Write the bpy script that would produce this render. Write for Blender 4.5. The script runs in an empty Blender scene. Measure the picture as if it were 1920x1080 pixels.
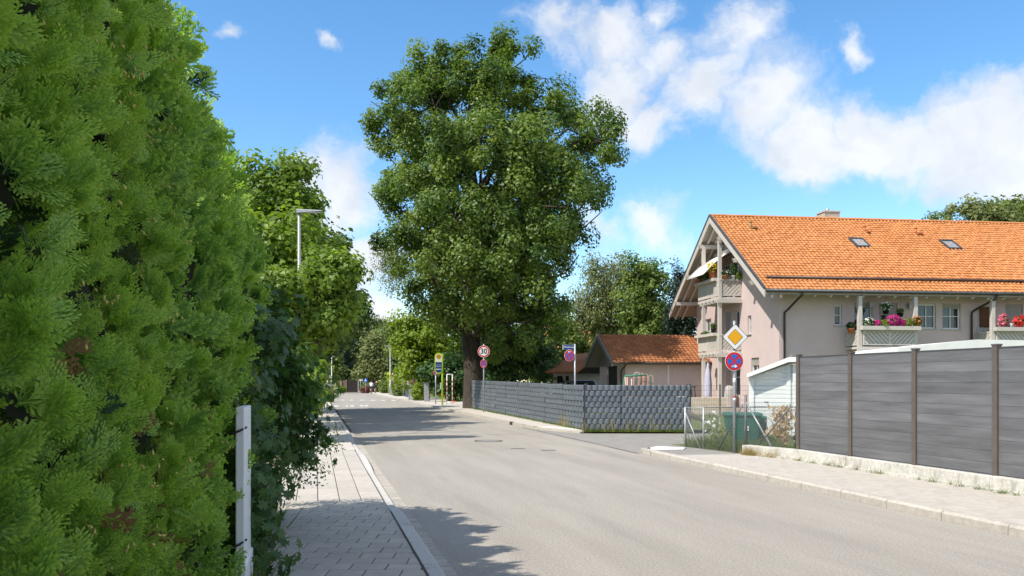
import bpy, math, random
import numpy as np
from mathutils import Vector, Matrix

# ------------------------------------------------------------------ camera, sky, sun, exposure
SC = bpy.context.scene
COL = SC.collection
CAMZ, FPX, HOR = 1.65, 1600.0, 715.0
cam_d = bpy.data.cameras.new('camera'); cam = bpy.data.objects.new('camera', cam_d); COL.objects.link(cam)
cam.location = (0, 0, CAMZ); cam.rotation_euler = (math.radians(90), 0, 0)
cam_d.sensor_width = 36; cam_d.lens = 30; cam_d.shift_y = (HOR - 540) / 1920
cam_d.clip_start = 0.05; cam_d.clip_end = 3000
SC.camera = cam

SUN_EL = math.radians(53)
SUN_H = Vector((-.83, -.558, 0)).normalized()
SUN = Vector((SUN_H.x*math.cos(SUN_EL), SUN_H.y*math.cos(SUN_EL), math.sin(SUN_EL)))
world = bpy.data.worlds.new('World'); SC.world = world; world.use_nodes = True
SKY_STRENGTH = .15
def build_world():
    nt = world.node_tree; N = nt.nodes; L = nt.links; N.clear()
    out = N.new('ShaderNodeOutputWorld'); bg = N.new('ShaderNodeBackground'); bg.inputs[1].default_value = SKY_STRENGTH
    sky = N.new('ShaderNodeTexSky'); sky.sky_type = 'NISHITA'; sky.sun_disc = False
    sky.sun_elevation = SUN_EL; sky.sun_rotation = math.atan2(SUN_H.x, SUN_H.y)
    sky.air_density = 1.0; sky.dust_density = .25; sky.ozone_density = 2.2; sky.altitude = 500
    tc = N.new('ShaderNodeTexCoord')
    def math_(op, a, b=None, clamp=False):
        m = N.new('ShaderNodeMath'); m.operation = op; m.use_clamp = clamp
        for i, x in enumerate((a, b)):
            if x is None: continue
            if isinstance(x, (int, float)): m.inputs[i].default_value = x
            else: L.new(x, m.inputs[i])
        return m.outputs[0]
    def vmath(op, a, b=None):
        m = N.new('ShaderNodeVectorMath'); m.operation = op
        for i, x in enumerate((a, b)):
            if x is None: continue
            if isinstance(x, (tuple, list, Vector)): m.inputs[i].default_value = tuple(x)
            else: L.new(x, m.inputs[i])
        return m
    # warp the direction a little so that cloud outlines are torn
    n1 = N.new('ShaderNodeTexNoise'); n1.inputs['Scale'].default_value = 7; n1.inputs['Detail'].default_value = 6; n1.inputs['Roughness'].default_value = .6
    L.new(tc.outputs['Generated'], n1.inputs['Vector'])
    sub = vmath('SUBTRACT', n1.outputs['Color'], (.5, .5, .5))
    sc_ = vmath('SCALE', sub.outputs[0]); sc_.inputs['Scale'].default_value = .15
    wd = vmath('ADD', tc.outputs['Generated'], sc_.outputs[0])
    nrm = vmath('NORMALIZE', wd.outputs[0])
    blobs = [(1060,60,55,.62),(1150,70,75,.72),(1250,95,65,.6),(1370,60,60,.62),(1170,170,85,1.0),(1230,240,70,.9),(1330,170,75,.75),(1440,190,90,.85),(1530,260,85,1.05),
             (1620,260,80,1.0),(1700,280,80,.95),(1830,270,100,1.2),(1930,300,100,1.2),(1580,95,30,.6),(1900,210,60,.9),
             (640,370,85,1.0),(570,350,50,.8),(690,500,60,.9),(720,590,70,.85),(1220,430,70,.6),(1120,430,60,.5),(440,60,25,.55),(600,45,25,.5),(1230,10,50,.6),
             (-300,200,200,1.),(-900,420,160,.9),(2500,350,240,1.),(3300,500,200,.9),(2300,-400,260,.9),(300,-900,260,.9),(1500,-1300,240,.8),(2100,520,120,.8)]
    total = None
    for (px, py, r, amp) in blobs:
        c = Vector(((px-960)/FPX, 1, (HOR-py)/FPX)).normalized()
        d = vmath('DISTANCE', nrm.outputs[0], c)
        q = math_('DIVIDE', d.outputs['Value'], r/FPX*1.25)
        q = math_('SUBTRACT', 1.0, q, clamp=True)
        q = math_('MULTIPLY', q, amp)
        total = q if total is None else math_('MAXIMUM', total, q)
    # unseen cloud behind, beside and overhead, coverage raised for neutral fill light
    n3 = N.new('ShaderNodeTexNoise'); n3.inputs['Scale'].default_value = 2.6; n3.inputs['Detail'].default_value = 3
    L.new(nrm.outputs[0], n3.inputs['Vector'])
    sep = N.new('ShaderNodeSeparateXYZ'); L.new(tc.outputs['Generated'], sep.inputs[0])
    back = math_('MULTIPLY', math_('MAXIMUM', math_('LESS_THAN', sep.outputs['Y'], .25), math_('GREATER_THAN', sep.outputs['Z'], .62)), math_('SUBTRACT', math_('MULTIPLY', n3.outputs['Fac'], 3.2), 1.25, clamp=True))
    total = math_('MAXIMUM', total, back)
    n2 = N.new('ShaderNodeTexNoise'); n2.inputs['Scale'].default_value = 11; n2.inputs['Detail'].default_value = 9; n2.inputs['Roughness'].default_value = .62
    mp = N.new('ShaderNodeMapping'); mp.inputs['Scale'].default_value = (1, 1, 1.7); L.new(wd.outputs[0], mp.inputs[0]); L.new(mp.outputs[0], n2.inputs['Vector'])
    dens = math_('MULTIPLY', math_('ADD', total, math_('MULTIPLY', math_('SUBTRACT', n2.outputs['Fac'], .5), 1.0)), 1.0)
    mr = N.new('ShaderNodeMapRange'); mr.interpolation_type = 'SMOOTHSTEP'
    L.new(dens, mr.inputs[0]); mr.inputs[1].default_value = .04; mr.inputs[2].default_value = .66; mr.inputs[3].default_value = 0; mr.inputs[4].default_value = .9
    fac = math_('MULTIPLY', mr.outputs[0], math_('GREATER_THAN', total, .001))
    # shading inside the cloud: thick parts a shade greyer
    cr = N.new('ShaderNodeMix'); cr.data_type = 'RGBA'
    cr.inputs['A'].default_value = (4.0, 4.05, 4.15, 1); cr.inputs['B'].default_value = (3.05, 3.2, 3.45, 1)
    n4 = N.new('ShaderNodeTexNoise'); n4.inputs['Scale'].default_value = 14; n4.inputs['Detail'].default_value = 5; L.new(wd.outputs[0], n4.inputs['Vector'])
    L.new(math_('MULTIPLY', math_('SUBTRACT', n4.outputs['Fac'], .38, clamp=True), 3.0, clamp=True), cr.inputs['Factor'])
    mx = N.new('ShaderNodeMix'); mx.data_type = 'RGBA'
    hs = N.new('ShaderNodeHueSaturation'); hs.inputs['Saturation'].default_value = 1.22; hs.inputs['Value'].default_value = .92; hs.inputs['Hue'].default_value = .496
    L.new(sky.outputs[0], hs.inputs['Color'])
    L.new(fac, mx.inputs['Factor']); L.new(hs.outputs[0], mx.inputs['A']); L.new(cr.outputs['Result'], mx.inputs['B'])
    L.new(mx.outputs['Result'], bg.inputs[0]); L.new(bg.outputs[0], out.inputs[0])
build_world()
sun_d = bpy.data.lights.new('sun', 'SUN'); sun_d.energy = 3.5; sun_d.angle = math.radians(.53); sun_d.color = (1, .93, .82)
sun_o = bpy.data.objects.new('sun', sun_d); COL.objects.link(sun_o); sun_o.rotation_euler = SUN.to_track_quat('Z', 'Y').to_euler(); sun_o.location = (-20, -20, 40)
SC.view_settings.view_transform = 'Standard'; SC.view_settings.look = 'None'; SC.view_settings.gamma = 1; SC.view_settings.use_curve_mapping = False
SC.view_settings.exposure = .77
SC.cycles.use_denoising = True; SC.cycles.denoising_prefilter = 'ACCURATE'; SC.cycles.sample_clamp_indirect = 6
SC.cycles.max_bounces = 4; SC.cycles.diffuse_bounces = 3; SC.cycles.glossy_bounces = 2; SC.cycles.transmission_bounces = 3; SC.cycles.transparent_max_bounces = 8

# ------------------------------------------------------------------ helpers
def P(px, py, d): return Vector(((px-960)/FPX*d, d, CAMZ + (HOR-py)/FPX*d))
def X(px, d): return (px-960)/FPX*d
def Z(py, d): return CAMZ + (HOR-py)/FPX*d
V = Vector
rng = random.Random(7)
WL = {}
def wl(o): return WL.get(o.name, V((0, 0, 0))) if o is not None else V((0, 0, 0))

MATS = {}
def mat(name, c1, c2=None, rough=.8, scale=6., stretch=(1, 1, 1), bump=0., bscale=None, metallic=0., spec=.3, detail=5, objrnd=0., coat=0., contrast=(.35, .65), stain=None, attr=None, obj=False, rot=0., speck=None):
    if name in MATS: return MATS[name]
    m = bpy.data.materials.new(name); m.use_nodes = True; nt = m.node_tree; N = nt.nodes; L = nt.links
    b = N['Principled BSDF']; b.inputs['Roughness'].default_value = rough; b.inputs['Metallic'].default_value = metallic
    b.inputs['Specular IOR Level'].default_value = spec
    if coat: b.inputs['Coat Weight'].default_value = coat
    c1 = (*c1, 1); c2 = (*c2, 1) if c2 else c1
    tc = N.new('ShaderNodeTexCoord') if obj else N.new('ShaderNodeNewGeometry'); src = tc.outputs['Object'] if obj else tc.outputs['Position']
    mp = N.new('ShaderNodeMapping'); mp.inputs['Scale'].default_value = stretch; L.new(src, mp.inputs[0])
    if rot:
        m0 = N.new('ShaderNodeMapping'); m0.inputs['Rotation'].default_value = (0, 0, rot); L.new(src, m0.inputs[0]); L.new(m0.outputs[0], mp.inputs[0])
    no = N.new('ShaderNodeTexNoise'); no.inputs['Scale'].default_value = scale; no.inputs['Detail'].default_value = detail; no.inputs['Roughness'].default_value = .6
    vec = mp.outputs[0]
    if objrnd:
        oi = N.new('ShaderNodeObjectInfo'); ad = N.new('ShaderNodeVectorMath'); ad.operation = 'MULTIPLY_ADD'
        ad.inputs[1].default_value = (1, 1, 1); cb = N.new('ShaderNodeCombineXYZ'); mu = N.new('ShaderNodeMath'); mu.operation = 'MULTIPLY'; mu.inputs[1].default_value = 37
        L.new(oi.outputs['Random'], mu.inputs[0])
        for i in range(3): L.new(mu.outputs[0], cb.inputs[i])
        L.new(vec, ad.inputs[0]); L.new(cb.outputs[0], ad.inputs[2]); vec = ad.outputs[0]
    L.new(vec, no.inputs['Vector'])
    mr = N.new('ShaderNodeMapRange'); mr.inputs[1].default_value = contrast[0]; mr.inputs[2].default_value = contrast[1]; L.new(no.outputs['Fac'], mr.inputs[0])
    mx = N.new('ShaderNodeMix'); mx.data_type = 'RGBA'; mx.inputs['A'].default_value = c1; mx.inputs['B'].default_value = c2
    L.new(mr.outputs[0], mx.inputs['Factor']); col = mx.outputs['Result']
    if objrnd or attr:
        hs = N.new('ShaderNodeHueSaturation'); vm = N.new('ShaderNodeMapRange')
        vm.inputs[3].default_value = 1-(objrnd or attr[1]); vm.inputs[4].default_value = 1+(objrnd or attr[1])
        if attr:
            at = N.new('ShaderNodeAttribute'); at.attribute_name = attr[0]; L.new(at.outputs['Fac'], vm.inputs[0])
        else: L.new(oi.outputs['Random'], vm.inputs[0])
        L.new(vm.outputs[0], hs.inputs['Value']); L.new(col, hs.inputs['Color']); col = hs.outputs[0]
    if stain:
        n2 = N.new('ShaderNodeTexNoise'); n2.inputs['Scale'].default_value = stain[1]; n2.inputs['Detail'].default_value = 8; n2.inputs['Roughness'].default_value = .65; L.new(vec, n2.inputs['Vector'])
        m2 = N.new('ShaderNodeMapRange'); m2.inputs[1].default_value = stain[2]; m2.inputs[2].default_value = stain[2]+.18; m2.inputs[4].default_value = stain[3]; L.new(n2.outputs['Fac'], m2.inputs[0])
        x2 = N.new('ShaderNodeMix'); x2.data_type = 'RGBA'; x2.inputs['B'].default_value = (*stain[0], 1); L.new(col, x2.inputs['A']); L.new(m2.outputs[0], x2.inputs['Factor']); col = x2.outputs['Result']
    if speck:
        n3 = N.new('ShaderNodeTexNoise'); n3.inputs['Scale'].default_value = speck[0]; n3.inputs['Detail'].default_value = 3; L.new(src, n3.inputs['Vector'])
        m3 = N.new('ShaderNodeMapRange'); m3.inputs[1].default_value = .3; m3.inputs[2].default_value = .7; m3.inputs[3].default_value = 1-speck[1]; m3.inputs[4].default_value = 1+speck[1]; L.new(n3.outputs['Fac'], m3.inputs[0])
        h3 = N.new('ShaderNodeHueSaturation'); L.new(m3.outputs[0], h3.inputs['Value']); L.new(col, h3.inputs['Color']); col = h3.outputs[0]
    L.new(col, b.inputs['Base Color'])
    if bump:
        nb = N.new('ShaderNodeTexNoise'); nb.inputs['Scale'].default_value = bscale or scale*4; nb.inputs['Detail'].default_value = 4; L.new(vec, nb.inputs['Vector'])
        bp = N.new('ShaderNodeBump'); bp.inputs['Strength'].default_value = bump; bp.inputs['Distance'].default_value = .02; L.new(nb.outputs['Fac'], bp.inputs['Height']); L.new(bp.outputs[0], b.inputs['Normal'])
    MATS[name] = m; return m

def leafmat(name, dark, light, trans=.35, rough=.5, tip=None, spec=.35, brown=None):
    if name in MATS: return MATS[name]
    m = bpy.data.materials.new(name); m.use_nodes = True; nt = m.node_tree; N = nt.nodes; L = nt.links
    b = N['Principled BSDF']; b.inputs['Roughness'].default_value = rough; b.inputs['Specular IOR Level'].default_value = spec
    at = N.new('ShaderNodeAttribute'); at.attribute_name = 'rnd'
    mx = N.new('ShaderNodeMix'); mx.data_type = 'RGBA'; mx.inputs['A'].default_value = (*dark, 1); mx.inputs['B'].default_value = (*light, 1)
    L.new(at.outputs['Fac'], mx.inputs['Factor']); col = mx.outputs['Result']
    if tip:
        a2 = N.new('ShaderNodeAttribute'); a2.attribute_name = 'tip'
        x2 = N.new('ShaderNodeMix'); x2.data_type = 'RGBA'; x2.inputs['B'].default_value = (*tip, 1); L.new(col, x2.inputs['A']); L.new(a2.outputs['Fac'], x2.inputs['Factor']); col = x2.outputs['Result']
    L.new(col, b.inputs['Base Color'])
    tr = N.new('ShaderNodeBsdfTranslucent')
    hs = N.new('ShaderNodeHueSaturation'); hs.inputs['Value'].default_value = 1.5; hs.inputs['Saturation'].default_value = 1.1; L.new(col, hs.inputs['Color']); L.new(hs.outputs[0], tr.inputs[0])
    ms = N.new('ShaderNodeMixShader'); ms.inputs[0].default_value = trans
    L.new(b.outputs[0], ms.inputs[1]); L.new(tr.outputs[0], ms.inputs[2]); L.new(ms.outputs[0], N['Material Output'].inputs[0])
    MATS[name] = m; return m

def glass(name='window_glass', c=(.02, .025, .03), rough=.04):
    if name in MATS: return MATS[name]
    m = mat(name, c, rough=rough, spec=.9); return m

def tag(o, label=None, cat=None, group=None, kind=None):
    if label: o['label'] = label
    if cat: o['category'] = cat
    if group: o['group'] = group
    if kind: o['kind'] = kind
    return o
def empty(name, loc, label=None, cat=None, group=None, kind=None):
    o = bpy.data.objects.new(name, None); COL.objects.link(o); o.location = loc; o.empty_display_size = .2
    WL[o.name] = V(loc); return tag(o, label, cat, group, kind)
def link(name, me, parent=None, loc=(0, 0, 0), rot=None):
    o = bpy.data.objects.new(name, me); COL.objects.link(o)
    if parent is not None: o.parent = parent
    o.location = V(loc) - wl(parent); WL[o.name] = V(loc)
    if rot: o.rotation_euler = rot
    return o

class Fr:
    """local frame: origin and three axes"""
    def __init__(s, o, ex=(1, 0, 0), ey=(0, 1, 0), ez=(0, 0, 1)):
        s.o = V(o); s.ex = V(ex).normalized(); s.ey = V(ey).normalized(); s.ez = V(ez).normalized()
    def p(s, u, v, w): return s.o + s.ex*u + s.ey*v + s.ez*w
def rotz(o, deg):
    a = math.radians(deg); return Fr(o, (math.cos(a), math.sin(a), 0), (-math.sin(a), math.cos(a), 0))
ID = Fr((0, 0, 0))

class MB:
    def __init__(s, fr=ID): s.v = []; s.f = []; s.m = []; s.fr = fr; s.cm = 0; s.sm = []
    def add(s, vs, fs, smooth=False):
        n = len(s.v); s.v += [V(x) for x in vs]; s.f += [tuple(i+n for i in f) for f in fs]; s.m += [s.cm]*len(fs); s.sm += [smooth]*len(fs); return s
    def box(s, a, b):
        (x0, y0, z0), (x1, y1, z1) = a, b
        vs = [s.fr.p(x, y, z) for x in (x0, x1) for y in (y0, y1) for z in (z0, z1)]
        return s.add(vs, [(0, 1, 3, 2), (4, 6, 7, 5), (0, 4, 5, 1), (2, 3, 7, 6), (0, 2, 6, 4), (1, 5, 7, 3)])
    def cbox(s, c, d): return s.box((c[0]-d[0]/2, c[1]-d[1]/2, c[2]-d[2]/2), (c[0]+d[0]/2, c[1]+d[1]/2, c[2]+d[2]/2))
    def prism(s, poly, plane, w0, w1):
        """poly: 2-D points; plane: which axes ('uw' etc.); extruded along the third from w0 to w1"""
        ax = 'uvw'; i, j = ax.index(plane[0]), ax.index(plane[1]); k = 3-i-j
        def mk(p, w):
            c = [0, 0, 0]; c[i] = p[0]; c[j] = p[1]; c[k] = w; return s.fr.p(*c)
        n = len(poly)
        vs = [mk(p, w0) for p in poly]+[mk(p, w1) for p in poly]
        fs = [tuple(range(n))[::-1], tuple(range(n, 2*n))]+[(a, (a+1) % n, n+(a+1) % n, n+a) for a in range(n)]
        return s.add(vs, fs)
    def bar(s, a, b, w, h=None, up=(0, 0, 1)):
        a = s.fr.p(*a); b = s.fr.p(*b); h = h or w; d = (b-a).normalized(); x = d.cross(V(up))
        if x.length < 1e-4: x = d.cross(V((1, 0, 0)))
        x.normalize(); y = x.cross(d)
        vs = [p+x*sx*w/2+y*sy*h/2 for p in (a, b) for sx, sy in ((-1, -1), (1, -1), (1, 1), (-1, 1))]
        return s.add(vs, [(3, 2, 1, 0), (4, 5, 6, 7)]+[(i, (i+1) % 4, 4+(i+1) % 4, 4+i) for i in range(4)])
    def tube(s, pts, r, n=8, cap=True, smooth=True, closed=False):
        pts = [s.fr.p(*p) for p in pts]; m = len(pts); rs = r if isinstance(r, (list, tuple)) else [r]*m
        vs = []; prev = None
        for i, p in enumerate(pts):
            if closed: d = pts[(i+1) % m]-pts[i-1]
            else: d = pts[min(i+1, m-1)]-pts[max(i-1, 0)]
            d.normalize()
            x = prev-d*prev.dot(d) if prev is not None else d.orthogonal()
            if x.length < 1e-5: x = d.orthogonal()
            x.normalize(); prev = x; y = d.cross(x)
            vs += [p+x*math.cos(2*math.pi*k/n)*rs[i]+y*math.sin(2*math.pi*k/n)*rs[i] for k in range(n)]
        fs = []
        for i in range(m if closed else m-1):
            j = (i+1) % m
            fs += [(i*n+k, i*n+(k+1) % n, j*n+(k+1) % n, j*n+k) for k in range(n)]
        s.add(vs, fs, smooth)
        if cap and not closed: n0 = len(s.v)-len(vs); s.f += [tuple(n0+k for k in range(n))[::-1], tuple(n0+(m-1)*n+k for k in range(n))]; s.m += [s.cm]*2; s.sm += [False]*2
        return s
    def lathe(s, c, prof, n=16, smooth=True):
        vs = [s.fr.p(c[0]+r*math.cos(2*math.pi*k/n), c[1]+r*math.sin(2*math.pi*k/n), c[2]+z) for r, z in prof for k in range(n)]
        fs = [(i*n+k, i*n+(k+1) % n, (i+1)*n+(k+1) % n, (i+1)*n+k) for i in range(len(prof)-1) for k in range(n)]
        s.add(vs, fs, smooth); n0 = len(s.v)-len(vs)
        s.f += [tuple(n0+k for k in range(n))[::-1], tuple(n0+(len(prof)-1)*n+k for k in range(n))]; s.m += [s.cm]*2; s.sm += [False]*2
        return s
    def disc(s, c, r, n=28, y0=0, y1=.003, rx=None):
        """disc facing -v of the frame"""
        rx = rx or r
        return s.prism([(c[0]+rx*math.cos(2*math.pi*k/n), c[1]+r*math.sin(2*math.pi*k/n)) for k in range(n)], 'uw', y0, y1)
    def build(s, name, mats, parent=None, label=None, cat=None, group=None, kind=None, bevel=0, loc=None):
        if not isinstance(mats, (list, tuple)): mats = [mats]
        if loc is None:
            lo = V([min(v[i] for v in s.v) for i in range(3)]); hi = V([max(v[i] for v in s.v) for i in range(3)])
            loc = V(((lo.x+hi.x)/2, (lo.y+hi.y)/2, lo.z))
        me = bpy.data.meshes.new(name); me.from_pydata([tuple(v-loc) for v in s.v], [], s.f)
        for m in mats: me.materials.append(m)
        me.polygons.foreach_set('material_index', s.m); me.polygons.foreach_set('use_smooth', s.sm); me.update()
        o = link(name, me, parent, loc)
        if bevel:
            b = o.modifiers.new('bevel', 'BEVEL'); b.width = bevel; b.segments = 2; b.limit_method = 'ANGLE'
        return tag(o, label, cat, group, kind)

def text(name, s, fr, size, m, parent, ext=.002, align='CENTER', sx=1.0, bold=0.):
    """lettering in the frame's u-w plane, facing -v"""
    c = bpy.data.curves.new(name, 'FONT'); c.body = s; c.size = size; c.align_x = align; c.align_y = 'CENTER'; c.extrude = ext; c.resolution_u = 3; c.offset = bold
    c.materials.append(m)
    tmp = bpy.data.objects.new(name, c); me = bpy.data.meshes.new_from_object(tmp); bpy.data.objects.remove(tmp)
    o = bpy.data.objects.new(name, me); COL.objects.link(o)
    M = Matrix((( fr.ex.x*sx, fr.ez.x, -fr.ey.x), (fr.ex.y*sx, fr.ez.y, -fr.ey.y), (fr.ex.z*sx, fr.ez.z, -fr.ey.z))).to_4x4()
    M.translation = fr.o - wl(parent); o.parent = parent; o.matrix_local = M; WL[o.name] = fr.o
    return o

def clip(poly, planes):
    """Sutherland-Hodgman against half planes (a, b, c): keep a*x+b*y <= c"""
    for a, b, c in planes:
        out = []
        for i in range(len(poly)):
            p, q = poly[i], poly[(i+1) % len(poly)]
            dp, dq = a*p[0]+b*p[1]-c, a*q[0]+b*q[1]-c
            if dp <= 0: out.append(p)
            if dp*dq < 0:
                t = dp/(dp-dq); out.append((p[0]+(q[0]-p[0])*t, p[1]+(q[1]-p[1])*t))
        poly = out
        if len(poly) < 3: return []
    return poly

# ------------------------------------------------------------------ leaves by the thousand
def np_mesh(name, verts, faces_flat, k, m, parent=None, rnd=None, tip=None, smooth=False, loc=(0, 0, 0), **tags):
    me = bpy.data.meshes.new(name); nv = len(verts); nf = len(faces_flat)//k
    loc = V(loc); verts = verts-np.array(loc)
    me.vertices.add(nv); me.vertices.foreach_set('co', verts.astype(np.float32).ravel())
    me.loops.add(nf*k); me.loops.foreach_set('vertex_index', faces_flat.astype(np.int32))
    me.polygons.add(nf); me.polygons.foreach_set('loop_start', np.arange(0, nf*k, k, dtype=np.int32))
    if smooth: me.polygons.foreach_set('use_smooth', np.ones(nf, bool))
    for nm, arr in (('rnd', rnd), ('tip', tip)):
        if arr is not None:
            a = me.attributes.new(nm, 'FLOAT', 'POINT'); a.data.foreach_set('value', arr.astype(np.float32))
    me.materials.append(m); me.update(calc_edges=True)
    o = link(name, me, parent, loc); return tag(o, **tags)

def unit(a): return a/np.maximum(np.linalg.norm(a, axis=1, keepdims=True), 1e-9)
def frames(nrm, tan, r):
    """rotation matrices with z = nrm and x = tan made orthogonal"""
    n = unit(nrm); t = tan-n*np.sum(tan*n, 1, keepdims=True); t = unit(t); b = np.cross(n, t)
    return np.stack([t, b, n], axis=2)
def scatter(name, tmpl, pos, R, scale, m, parent=None, rnd=None, r=None, **tags):
    tv, tf, tt = tmpl; N = len(pos); k = tf.shape[1]
    vs = np.einsum('nij,kj->nki', R, tv)*scale[:, None, None]+pos[:, None, :]
    fs = (tf[None]+(np.arange(N)*len(tv))[:, None, None]).reshape(-1)
    if rnd is None: rnd = r.random(N)
    return np_mesh(name, vs.reshape(-1, 3), fs, k, m, parent, np.repeat(np.clip(rnd, 0, 1), len(tv)), np.tile(tt, N) if tt is not None else None, loc=wl(parent), **tags)

LEAF = (np.array([(0, 0, 0), (.28, .24, .06), (.7, .27, .05), (1, 0, -.06), (.7, -.27, .05), (.28, -.24, .06)])-np.array([.4, 0, 0]), np.array([(0, 1, 2, 3), (0, 3, 4, 5)]), None)
LEAFD = (np.array([(-.45, 0, 0), (.05, .33, .08), (.55, 0, -.05), (.05, -.33, .08)]), np.array([(0, 3, 2), (0, 2, 1)]), None)
LEAFLET = (np.array([(0, 0, 0), (.45, .2, .05), (1, 0, -.05), (.45, -.2, .05)]), np.array([(0, 3, 2), (0, 2, 1)]), None)
def _maple():
    ang = [-150, -118, -78, -52, -34, -14, 0, 14, 34, 52, 78, 118, 150]
    rad = [.36, .3, .62, .42, .86, .5, 1.0, .5, .86, .42, .62, .3, .36]
    vs = [(0, 0, .03)]+[(r*math.cos(math.radians(a)), r*math.sin(math.radians(a)), -.10*r*r+.03*(i % 2)) for i, (a, r) in enumerate(zip(ang, rad))]
    return np.array(vs), np.array([(0, i, i+1) for i in range(1, len(vs)-1)]), None
MAPLE = _maple()
def _blade():
    return np.array([(-.02, 0, 0), (.02, 0, 0), (.015, .04, .5), (-.015, .04, .5), (0, .2, 1)]), np.array([(0, 1, 2, 3), (3, 2, 4, 4)]), None
def frond(seed, detail):
    """a flat fan-like thuja spray along +x, unit length"""
    r = random.Random(seed); vs = []; fs = []; tp = []
    def dia(x, y, z, ang, ln, w, t0, t1, blunt=.5):
        n = len(vs); c, s_ = math.cos(ang), math.sin(ang)
        for a, b, t in ((0, 0, t0), (blunt, -w/2/ln, (t0+t1)/2), (1, 0, t1), (blunt, w/2/ln, (t0+t1)/2)):
            vs.append((x+ln*(a*c-b*s_), y+ln*(a*s_+b*c), z+r.uniform(-.012, .012)-.05*(a*ln)**2)); tp.append(t)
        fs.append((n, n+1, n+2, n+3))
    def zc(x): return .10*x-.22*x*x
    segs = 4
    for i in range(segs):
        x0, x1 = i/segs, (i+1)/segs; n = len(vs); w0, w1 = .034*(1-x0*.6), .034*(1-x1*.6)
        for x_, w in ((x0, w0), (x1, w1)):
            vs.append((x_, -w/2, zc(x_))); vs.append((x_, w/2, zc(x_))); tp += [.1*x_, .1*x_]
        fs.append((n, n+2, n+3, n+1))
    nb = {2: 6, 1: 6, 0: 6}[detail]
    for i in range(nb):
        x_ = .08+.86*i/nb+r.uniform(-.02, .02)
        for sd in (-1, 1) if detail else ((-1, 1)[i % 2],):
            ln = (.44*(1-x_)**.7+.12)*r.uniform(.7, 1.15); a = sd*r.uniform(.55, .85)
            dia(x_, 0, zc(x_), a, ln, .052 if detail == 2 else .1 if detail == 1 else .14, 0, .6, .62)
            if detail == 2:
                k = max(2, int(ln/.13))
                for j in range(k):
                    q = (j+.6)/(k+.4)
                    for s2 in (-1, 1):
                        if r.random() < .85:
                            l2 = (.13*(1-q)+.10)*r.uniform(.75, 1.25)
                            dia(x_+ln*q*math.cos(a), ln*q*math.sin(a), zc(x_), a+s2*r.uniform(.5, .8), l2, .056, .25, 1, .68)
            elif detail == 1:
                for q, s2 in ((.5, (-1, 1)[i % 2]),): dia(x_+ln*q*math.cos(a), ln*q*math.sin(a), zc(x_), a+s2*.6, .22*r.uniform(.6, 1.1), .085, .25, 1, .65)
    return np.array(vs), np.array(fs), np.array(tp)

def tube_np(pts, rs, n):
    """quads of one tapered tube as (verts, faces)"""
    pts = np.asarray(pts, float); m = len(pts); d = np.gradient(pts, axis=0); d = unit(d)
    ref = np.array([0.3, .2, 1.]) if abs(d[0][2]) < .8 else np.array([1., .2, 0])
    x = unit(np.cross(d, ref[None].repeat(m, 0))); y = np.cross(d, x)
    a = np.arange(n)*2*math.pi/n
    vs = pts[:, None]+(x[:, None]*np.cos(a)[None, :, None]+y[:, None]*np.sin(a)[None, :, None])*np.asarray(rs)[:, None, None]
    fs = [(i*n+k, i*n+(k+1) % n, (i+1)*n+(k+1) % n, (i+1)*n+k) for i in range(m-1) for k in range(n)]
    return vs.reshape(-1, 3), np.array(fs)

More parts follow.
